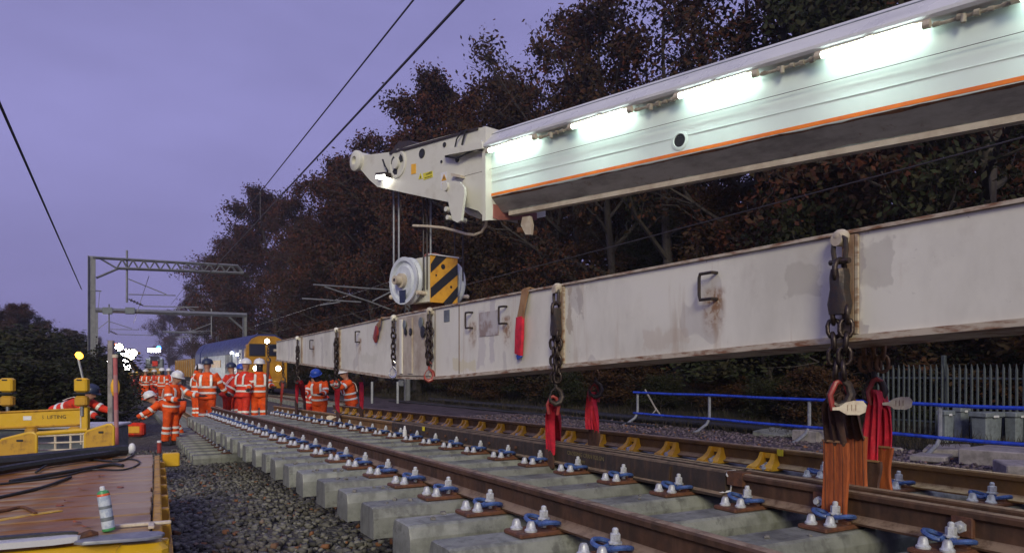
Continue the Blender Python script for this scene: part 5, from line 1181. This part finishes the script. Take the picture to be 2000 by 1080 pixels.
# ------------------------------------------------------------------ blue handrail, palisade fence, trackside clutter
FT = 14.85
fence = thing('handrail', 'blue tube handrail on bent grey posts along the far side of the tracks', 'handrail', P(12, FT, .08), TH)
fl_ = lambda s, t, z: V(t - FT, s - 12, z - .08)
for z, d in ((1.17, .045), (.50, .045)):
    b = MB(); n = 10; b.tube([fl_(19.45 - 18 * i / n, FT - d, z - .012 * math.sin(i * 2.3)) for i in range(n + 1)], .037, 8); b.build('rail', mat('rail_blue', (.016, .065, .56), .35, col2=(.01, .03, .28), scale=5) if z > 1 else bpy.data.materials['rail_blue'], fence)
for s in (19.3, 16.0, 12.55, 9.3, 6.0, 2.8):
    b = MB(); b.tube([fl_(s, FT, 1.20), fl_(s, FT, .56), fl_(s, FT - .03, .46), fl_(s, FT - .12, .34), fl_(s, FT - .46, .16), fl_(s, FT - .60, .13)], .043, 8); p_ = b.build('post', M['galv'], fence); b = MB(); b.bbox(fl_(s, FT - .72, .125), (.5, .16, .02), .004); b.build('foot_plate', M['galv'], p_)
PT = 19.3; M['pal'] = mat('palisade_grey', (.062, .076, .084), .7, .1, col2=(.038, .048, .055), scale=6)
pal = thing('palisade_fence', 'grey steel palisade fence with pointed pales at the right', 'palisade fence', P(8, PT, .15), TH)
b = MB(); pr = [(-.035, .0), (-.016, -.028), (.016, -.028), (.035, .0), (.031, .0), (.014, -.024), (-.014, -.024), (-.031, .0)]
rg = []
for z, q in ((0, 1), (1.74, 1), (1.80, .62), (1.88, .08)): rg.append([V(y, x * q, z) for x, y in pr])
b.rings(rg); pm = b.mesh('pale', M['pal'], ang=20)
for i in range(72): inst('pale', pm, pal, V(0, 5.9 - .155 * i, random.uniform(-.012, .012)), (0, random.uniform(-.01, .01), random.uniform(-.05, .05)))
for z in (.35, 1.52): b = MB(); b.bbox(V(.035, .4, z), (.05, 11.2, .05), .005); b.build('rail', M['pal'], pal)
for s in (4.05, 1.3, -1.45, -4.2): b = MB(); b.bbox(V(.10, s, 1.0), (.10, .10, 2.25 if s > 4 else 1.95), .01); b.build('post', M['pal'], pal)
def gput(x, y, z=None):
    p = pxz(x, y, .15)
    for _ in range(6): s_, t_, _z = st(p); p = pxz(x, y, float(gz(s_, t_)))
    return p
for x0, x1, y0, y1, lab in ((1826, 1868, 801, 843, 'pale blue grey lidded bin nearest the bent handrail post'), (1858, 1898, 794, 838, 'small grey lidded bin standing behind two larger ones'), (1888, 1966, 804, 846, 'largest grey lidded bin in the middle of the bins'), (1956, 2012, 804, 847, 'grey lidded bin at the right end of the bins')):
    Y = 18.0 if '794' not in str(y0) else 18.7; A = px((x0 + x1) / 2, y1, Y); r_ = thing('plastic_bin', lab, 'bin', A, .42, 'lidded grey bins by the palisade fence'); w = (x1 - x0) * Y / F * .66; h = (y1 - y0) * Y / F
    b = MB(); b.rings([[V(x * w / 2 * q, y * w / 3.2 * q, z) for x, y in ((-.9, -1), (.9, -1), (1, -.9), (1, .9), (.9, 1), (-.9, 1), (-1, .9), (-1, -.9))] for z, q in ((-.35, .86), (h * .76, .95))]); b.build('bin_body', M['grey'], r_)
    b = MB(); b.bbox(V(0, 0, h * .88), (w * 1.10, w * .72, h * .24), .02); b.build('lid', M['grey'], r_)
    b = MB(); b.bbox(V(0, -w * .37, h * .80), (w * .3, .03, .06), .01); b.build('latch', M['tray'], r_)
def slab(x, y, dx, dy, dz, rz, label, m='old_concrete', name='concrete_slab', cat='concrete slab', group='concrete pieces beside the handrail', tilt=0):
    p = gput(x, y); b = MB(); b.bbox((0, 0, dz / 2 - .02), (dx, dy, dz), .02)
    o = b.build(name, M[m], None, loc=p, rot=(tilt, random.uniform(-.05, .05), TH + rz), label=label, cat=cat, group=group); return o
slab(1515, 850, 1.1, .8, .14, .3, 'pale flat slab at the end of the black pipe', 'concrete', tilt=.1)
slab(1585, 862, .6, .7, .30, .1, 'grey block just right of the pale flat slab')
slab(1850, 885, 1.5, .8, .16, .5, 'long flat slab behind the bent handrail foot', tilt=-.06)
slab(1820, 897, 1.4, .6, .12, .45, 'lower slab under the long flat one')
slab(1965, 905, 1.5, 1.1, .30, .2, 'thick slab at the right edge of the photo')
slab(1985, 926, .7, .5, .22, .8, 'rough lump of concrete before the thick slab')
slab(1690, 880, 1.6, .5, .10, -.2, 'narrow plank like slab behind the brown sling')
for x, y, lab in ((1680, 822, 'sloped concrete ramp unit seen between the two slings'), (1750, 822, 'sloped concrete ramp unit just right of the red sling')):
    p = gput(x, y); b = MB(); b.prism([(-.7, 0), (.75, 0), (.45, .42), (-.2, .62), (-.5, .5)], -.4, .4, lambda u, v, w: V(u, w, v)); b.build('ramp_unit', M['old_concrete'], None, loc=p, rot=(0, 0, TH * .4), label=lab, cat='concrete unit', group='ramp units by the fence')
def pipe(pts, r, label, name='pipe'):
    P_ = [gput(*p) + V(0, 0, r) for p in pts]; b = MB(); b.tube([p - P_[0] for p in P_], r, 12); return b.build(name, M['black'], None, loc=P_[0], label=label, cat='pipe')
pipe([(1494, 848), (1400, 838), (1300, 829), (1200, 820), (1080, 806), (960, 795), (840, 784)], .12, 'thick black drainage pipe lying along the foot of the bank')
pipe([(1280, 836), (1180, 825), (1050, 812), (900, 797), (760, 784)], .05, 'thin black cable duct in front of the drainage pipe', 'duct')
b = MB(); A = gput(1300, 825); b.tube([V(0, 0, 0), V(-.3, .3, .5), V(-.6, .5, 1.1)], .03, 6); b.tube([V(-.25, .25, .45), V(-.5, .1, .2)], .02, 5); b.build('dead_branch', M['old_concrete'], None, loc=A, label='bare grey branch leaning on the bank behind the handrail end', cat='branch')
for x, Y in ((727, 40), (777, 40)):
    p = px(x, 775, Y); b = MB(); b.bbox((0, 0, .5), (.14, .14, 1.2), .02); b.build('marker_post', M['galv'], None, loc=(p.x, p.y, .2), label='short grey marker post by the far cess, ' + ('left' if x < 750 else 'right') + ' of the pair under the free hook', cat='post', group='marker posts under the beam centre')
# ------------------------------------------------------------------ trees and undergrowth
def leaf_mat(name, cols, scale=.55):
    t = NT(name); oi = t.n.new('ShaderNodeObjectInfo'); off = t.n.new('ShaderNodeVectorMath'); off.operation = 'ADD'
    t.l.new(t.co, off.inputs[0]); cmb = t.n.new('ShaderNodeCombineXYZ'); t.l.new(t.math('MULTIPLY', oi.outputs['Random'], 40), cmb.inputs[0]); t.l.new(cmb.outputs[0], off.inputs[1])
    n1 = t.rng(t.noise(scale, 4, .6, vec=off.outputs[0]), .38, .62); n2 = t.rng(t.noise(scale * 4, 3, .6, vec=off.outputs[0]), .40, .65)
    c = t.mix(n1, cols[0], cols[1]); c = t.mix(t.math('MULTIPLY', n2, .75), c, cols[2]); t.set(c, .75, 0, .15); return t.mat
M['leaf_rust'] = leaf_mat('foliage_rust', ((.080, .024, .012), (.038, .017, .013), (.024, .021, .010)))
M['leaf_brown'] = leaf_mat('foliage_brown', ((.050, .026, .011), (.028, .023, .011), (.060, .021, .011)))
M['leaf_green'] = leaf_mat('foliage_green', ((.024, .030, .013), (.018, .024, .012), (.036, .027, .013)))
M['bark'] = mat('bark', (.060, .048, .042), .9, col2=(.032, .026, .024), scale=5, stretch=(3, 3, .6), bump=.3)
def grow(seed, H, trunk_r, crown, low, nl, ns, nt, up=.55):
    rg = np.random.default_rng(seed); segs = []; tips = []
    def path(p, d, L, r, n, wob, rise):
        pts = [p]; 
        for i in range(n):
            d = d + rg.normal(0, wob, 3); d[2] += rise; d /= np.linalg.norm(d); p = p + d * L / n; pts.append(p)
        return pts, d
    tr, _ = path(np.array([0, 0, -.3]), np.array([0, 0, 1.0]), H * .86, trunk_r, 9, .05, .05)
    R = lambda i, n, r: r * (1 - .85 * i / n) + .004
    segs.append((tr, [trunk_r * (1 - .88 * i / 9) for i in range(10)], 7))
    for i in range(nl):
        f = low + (1 - low) * (i + rg.random()) / nl; k = min(8, int(f * 9)); u = f * 9 - k; p = tr[k] * (1 - u) + tr[min(9, k + 1)] * u
        a = i * 2.4 + rg.normal(0, .4); prof = math.sin(math.pi * min(1, (.22 + .80 * (f - low) / (1 - low)))) ** .7
        L = crown * max(.28, prof) * rg.uniform(.75, 1.2); el = up * (.4 + f) + rg.normal(0, .15)
        d = np.array([math.cos(a) * math.cos(el), math.sin(a) * math.cos(el), math.sin(el)])
        lp, ld = path(p, d, L, 0, 5, .14, .05); r0 = trunk_r * .42 * (1.1 - f) + .02
        segs.append((lp, [R(j, 5, r0) for j in range(6)], 5))
        for j in range(ns):
            g = .25 + .75 * (j + rg.random()) / ns; k = min(4, int(g * 5)); u = g * 5 - k; q = lp[k] * (1 - u) + lp[k + 1] * u
            d2 = (lp[k + 1] - lp[k]); d2 /= np.linalg.norm(d2); d2 = d2 + rg.normal(0, .6, 3); d2[2] += .15; d2 /= np.linalg.norm(d2)
            L2 = L * .42 * rg.uniform(.6, 1.2) * (1.15 - g * .5); sp_, _ = path(q, d2, L2, 0, 3, .2, .06); segs.append((sp_, [R(m_, 3, r0 * .30) for m_ in range(4)], 4))
            for m_ in range(nt):
                h = .2 + .8 * rg.random(); k = min(2, int(h * 3)); u = h * 3 - k; w = sp_[k] * (1 - u) + sp_[k + 1] * u
                d3 = (sp_[k + 1] - sp_[k]); d3 /= np.linalg.norm(d3); d3 = d3 + rg.normal(0, .75, 3); d3[2] += .2; d3 /= np.linalg.norm(d3)
                tw, _ = path(w, d3, L2 * rg.uniform(.35, .7) + .25, 0, 2, .2, .05); segs.append((tw, [.014, .009, .004], 3)); tips.append(tw)
    b = MB()
    for pts, rs, n in segs: b.tube([Vector(p) for p in pts], rs, n)
    return b, tips
def leaves(tips, per, spread, size, seed, skip=0.0):
    rg = np.random.default_rng(seed); P0 = []
    for tw in tips:
        if rg.random() < skip: continue
        n = max(1, int(per * rg.uniform(.4, 1.5))); u = rg.random(n)[:, None] * 1.1
        base = np.where(u < .5, tw[0] * (1 - 2 * u) + tw[1] * 2 * u, tw[1] * (2 - 2 * u) + tw[2] * (2 * u - 1)); P0.append(base + rg.normal(0, spread, (n, 3)) * np.array([1, 1, .7]))
    P0 = np.concatenate(P0); n = len(P0)
    a = rg.normal(0, 1, (n, 3)); a /= np.linalg.norm(a, axis=1)[:, None]; b_ = rg.normal(0, 1, (n, 3)); b_ -= a * (a * b_).sum(1)[:, None]; b_ /= np.linalg.norm(b_, axis=1)[:, None]
    s = (size * rg.uniform(.6, 1.4, n))[:, None]
    v = np.stack([P0 - a * s, P0 + b_ * s * .55 - a * s * .1, P0 + a * s, P0 - b_ * s * .55 + a * s * .1], 1).reshape(-1, 3)
    return v, n
def quads(name, v, n, m):
    me = bpy.data.meshes.new(name); me.vertices.add(len(v)); me.vertices.foreach_set('co', v.ravel()); me.loops.add(n * 4); me.loops.foreach_set('vertex_index', np.arange(n * 4)); me.polygons.add(n); me.polygons.foreach_set('loop_start', np.arange(n) * 4); me.update(calc_edges=True); me.materials.append(m); return me
VAR = {}
for seed, H, tr_, cr_, low, nl, ns, nt, per, spr, sz, skip, m in (
        (11, 20, .34, 6.0, .16, 24, 7, 5, 52, .34, .105, .06, 'leaf_rust'),
        (12, 20, .30, 5.2, .14, 24, 7, 5, 44, .32, .105, .14, 'leaf_brown'),
        (13, 20, .26, 4.6, .20, 20, 7, 5, 26, .30, .100, .30, 'leaf_rust'),
        (15, 20, .30, 6.2, .18, 22, 7, 5, 20, .26, .105, .36, 'leaf_brown'),
        (14, 20, .30, 5.6, .12, 26, 7, 5, 46, .36, .110, .02, 'leaf_green')):
    b, tips = grow(seed, H, tr_, cr_, low, nl, ns, nt); v, n = leaves(tips, per, spr, sz, seed, skip)
    VAR[{14: 3, 15: 4}.get(seed, seed - 11)] = (b.mesh('trunk', M['bark'], ang=60), quads('crown', v, n, M[m]))
# a variety of small shrubs
SHR = []
for seed, m in ((21, 'leaf_green'), (22, 'leaf_brown')):
    b, tips = grow(seed, 3.0, .05, 1.5, .02, 12, 5, 4, .9); v, n = leaves(tips, 44, .17, .050, seed)
    SHR.append((b.mesh('stem', M['bark'], ang=60), quads('foliage', v, n, M[m])))
def tree(i, x, top, t, var, label, group):
    Y = t / tY(x); h = CAMZ + (HZ - top) * Y / F; p = V((x - 1000) / F * Y, Y, 0); s_, t_, _ = st(p); z = float(gz(s_, t_)); k = (h - z) / 19.4
    r = thing('beech_tree' if var != 3 else 'broadleaf_tree', label, 'tree', (p.x, p.y, z), (i * 2.1) % 6.28, group); r.scale = (max(k, .5) * random.uniform(.92, 1.1),) * 2 + (k,)
    link('trunk', VAR[var][0], r); link('crown', VAR[var][1], r); return r
GT = 'autumn trees along the right side of the line'
front = [(330, 596, 12.5, 0), (372, 540, 13, 2), (415, 480, 13.5, 1), (470, 440, 14.5, 0), (545, 352, 15.5, 0), (622, 340, 16.5, 2), (664, 352, 16.5, 1), (704, 300, 17.5, 0), (752, 250, 18, 2), (815, 205, 18.5, 0), (890, 128, 19, 0), (965, 108, 20, 1), (1042, 80, 20.5, 2), (1112, -20, 21, 4), (1225, -60, 22, 2), (1330, -130, 22, 4), (1455, -200, 23, 4), (1580, -260, 23.5, 2), (1740, -330, 24, 3), (1930, -420, 25, 0)]
WD = {0: 'dense rust leaved', 1: 'olive brown leaved', 2: 'thin twiggy rust leaved', 4: 'sparse open branched', 3: 'dark green'}
place = place_ = ['at the far left end of the row, over the wagon', 'second from the far end of the row', 'behind the tip of the lattice gantry arm', 'above the locomotive roof', 'crossed by the thin overhead wire', 'right of the wire crossed crown', 'just left of the crane nose drum', 'under the crane nose drum', 'behind the crane nose drum', 'rising just above the boom head', 'above the boom head with a rounded top', 'standing over the first lit tube', 'above the second lit tube with open twigs', 'rising out of the photo over the second tube', 'over the porthole of the boom', 'over the third lit tube', 'with sky gaps above the fourth tube', 'dark crown above the fourth tube', 'behind the right end of the boom', 'at the right edge behind the boom']
for i, (x, top, t, v) in enumerate(front): tree(i, x, top, t, v, WD[v] + ' tree ' + place[i], GT)
k = 0
GB = 'darker trees filling in behind the front row'
back = [(500, 430, 20, 0), (585, 400, 22, 1), (660, 380, 24, 1), (735, 330, 25, 0), (800, 290, 26, 1), (870, 230, 26, 3), (940, 210, 28, 0), (1010, 180, 29, 1), (1090, 200, 30, 3), (1180, 190, 31, 0), (1275, 170, 32, 1), (1385, 180, 33, 0), (1500, 190, 33, 1), (1620, 130, 34, 1), (1720, 40, 35, 3), (1830, 0, 36, 0), (1950, -20, 37, 3), (2060, -60, 38, 1),
        (1000, 330, 21, 1), (1180, 300, 22, 1), (1320, 260, 24, 3), (1420, 330, 22.5, 1), (1540, 300, 25, 3), (1650, 260, 25, 0), (1800, 300, 26, 1), (1920, 280, 27, 3)]
for i, (x, top, t, v) in enumerate(back): tree(i + 31, x, top, t, v, WD[v] + ' tree in the dim second rank behind the front row of trees', GB)
GL = 'dark trees beyond the left side of the line'
for i, (x, top, t, v, lab) in enumerate(((10, 582, -9, 0, 'reddish crowned tree at the left edge of the photo'), (52, 590, -7.5, 3, 'dark green tree with the tallest rounded crown at the left'), (92, 618, -6.5, 3, 'dark tree with a small gap in its crown at the left'), (128, 632, -5.5, 1, 'lower dark tree left of the gantry mast'), (160, 640, -4.5, 3, 'dark tree just left of the gantry mast base'), (192, 650, -3.2, 1, 'dark tree immediately right of the gantry mast'), (-40, 575, -10, 1, 'dark tree cut by the left edge of the photo'))):
    tree(i + 71, x, top, t, v, lab, GL)
def shrub(i, p, h, w, v, label, group):
    s_, t_, _ = st(p); r = thing('shrub', label, 'shrub', (p.x, p.y, float(gz(s_, t_)) - .1), i * 1.7, group); r.scale = (w / 2.6, w / 2.6, h / 3.0); link('stem', SHR[v][0], r); link('foliage', SHR[v][1], r)
rg = random.Random(9); i = 0
for s in np.arange(15.5, 84, 2.6):
    t_ = 18.2 + rg.uniform(-.6, 1.8) if s < 50 else 14.5 + rg.uniform(-.5, 1.5); h = rg.uniform(1.4, 3.0); i += 1
    shrub(i, P(s, t_, 0), h, h * rg.uniform(1.2, 1.9), i % 2, 'dull scrub bush at the foot of the wooded bank', 'scrub along the foot of the right bank')
for s in np.arange(2, 40, 3.0):
    h = rg.uniform(2.2, 4.6); i += 1; shrub(i, P(s, 22.5 + rg.uniform(-.8, 2.5), 0), h, h * rg.uniform(1.3, 1.8), i % 2, 'taller dark bush between the trunks on the bank', 'bushes under the right hand trees')
for x, Y, h, w in ((-30, 26, 3.2, 6), (20, 27, 2.9, 5), (60, 31, 3.0, 6), (95, 29, 2.6, 5), (128, 30, 2.7, 4.5), (150, 26, 2.4, 3.2), (165, 33, 2.6, 4), (188, 34, 2.4, 3), (-10, 20, 2.4, 4), (50, 20, 2.2, 4), (110, 21, 2.0, 3.5), (160, 22, 1.8, 2.6), (205, 36, 1.6, 2.2), (30, 40, 4.2, 8), (100, 44, 4.0, 8)):
    i += 1; shrub(i, at(x, Y, 0), h, w, 0, 'leafy green bush in the dark hedge left of the gantry mast', 'bushes left of the line')
# bank vegetation nobody could count
def tufts(name, n, fn, hmin, hmax, m, seed, label):
    rg = np.random.default_rng(seed); s, t_ = fn(rg, n); z = gz(s, t_); base = np.stack([t_, s, z], 1); a = rg.uniform(0, 6.28, n); h = rg.uniform(hmin, hmax, n); w = h * .03 + .004
    d = np.stack([np.cos(a), np.sin(a), np.zeros(n)], 1); lean = rg.normal(0, .35, (n, 3)) * h[:, None]; lean[:, 2] = h
    v = np.stack([base - d * w[:, None], base + d * w[:, None], base + lean * .6 + d * w[:, None] * .7, base + lean], 1).reshape(-1, 3)
    o = link(name, quads(name, v, n, M[m]), rot=(0, 0, TH), label=label, kind='stuff'); return o
M['dry'] = mat('dry_grass', (.036, .024, .015), .9, col2=(.016, .017, .009), scale=2)
tufts('grass', 16000, lambda r, n: (r.uniform(4, 75, n), 15.3 + np.abs(r.normal(0, 2.6, n))), .06, .34, 'dry', 31, 'rough dry grass and bramble on the right bank')
tufts('weeds', 6000, lambda r, n: (r.uniform(9, 60, n), -1.4 - np.abs(r.normal(0, 2.0, n))), .1, .5, 'leaf_green', 32, 'low weeds along the left edge of the ballast')
sp_ = np.random.default_rng(5)
n = 60000; s = sp_.uniform(-5, 130, n); tt_ = sp_.uniform(33, 48, n); zz_ = gz(s, tt_) + sp_.uniform(0, 1, n) ** 1.3 * (9 + 3 * np.sin(s * .21)); P0 = np.stack([tt_, s, zz_], 1)
a = sp_.normal(0, 1, (n, 3)); a /= np.linalg.norm(a, axis=1)[:, None]; b_ = np.cross(a, sp_.normal(0, 1, (n, 3))); b_ /= np.linalg.norm(b_, axis=1)[:, None]; sz = sp_.uniform(.18, .42, n)[:, None]
link('far_wood', quads('far_wood', np.stack([P0 - a * sz, P0 + b_ * sz * .7, P0 + a * sz, P0 - b_ * sz * .7], 1).reshape(-1, 3), n, M['leaf_brown']), rot=(0, 0, TH), label='dark mass of woodland deeper behind the trees on the right', kind='stuff')

# stray stones and leaves left on the hanging sleepers
rg = random.Random(17); b = MB()
for _ in range(220):
    k = rg.choice(KS[:24]); s = SL0 + SP * k + rg.uniform(-.10, .10); t_ = rg.choice((rg.uniform(1.5, 1.85), rg.uniform(2.4, 3.3), rg.uniform(4.0, 4.8))); r = rg.uniform(.006, .017)
    c = V(t_, s, railz(s) - .1995 + r * .5); R_ = Matrix.Rotation(rg.uniform(0, 6), 3, 'Z') @ Matrix.Rotation(rg.uniform(-.5, .5), 3, 'X')
    b.rings([[R_ @ V(x * r * q * rg.uniform(.7, 1.2), y * r * q * rg.uniform(.7, 1.2), z * r) for x, y in ((-1, -1), (1, -1), (1, 1), (-1, 1))] for z, q in ((-.7, .8), (.1, 1.1), (.7, .6))], c)
b.build('stray_stones', mat('stray_stone', (.20, .19, .175), .85, col2=(.09, .085, .08), scale=30), None, smooth=False, rot=(0, 0, TH), label='small stray stones lying on the tops of the hanging sleepers', kind='stuff')
# ------------------------------------------------------------------ dusk mist over the whole site
b = MB(); b.box((0, 500, 22.5), (3400, 3400, 50)); hm = bpy.data.materials.new('mist'); hm.use_nodes = True
hn = hm.node_tree.nodes; hn.remove(hn['Principled BSDF']); pv = hn.new('ShaderNodeVolumePrincipled'); pv.inputs['Density'].default_value = .0009; pv.inputs['Color'].default_value = (.85, .86, .92, 1); pv.inputs['Anisotropy'].default_value = .55
hm.node_tree.links.new(pv.outputs[0], hn['Material Output'].inputs['Volume'])
b.build('haze', hm, None, smooth=False, kind='stuff', label='thin dusk mist hanging over the tracks')
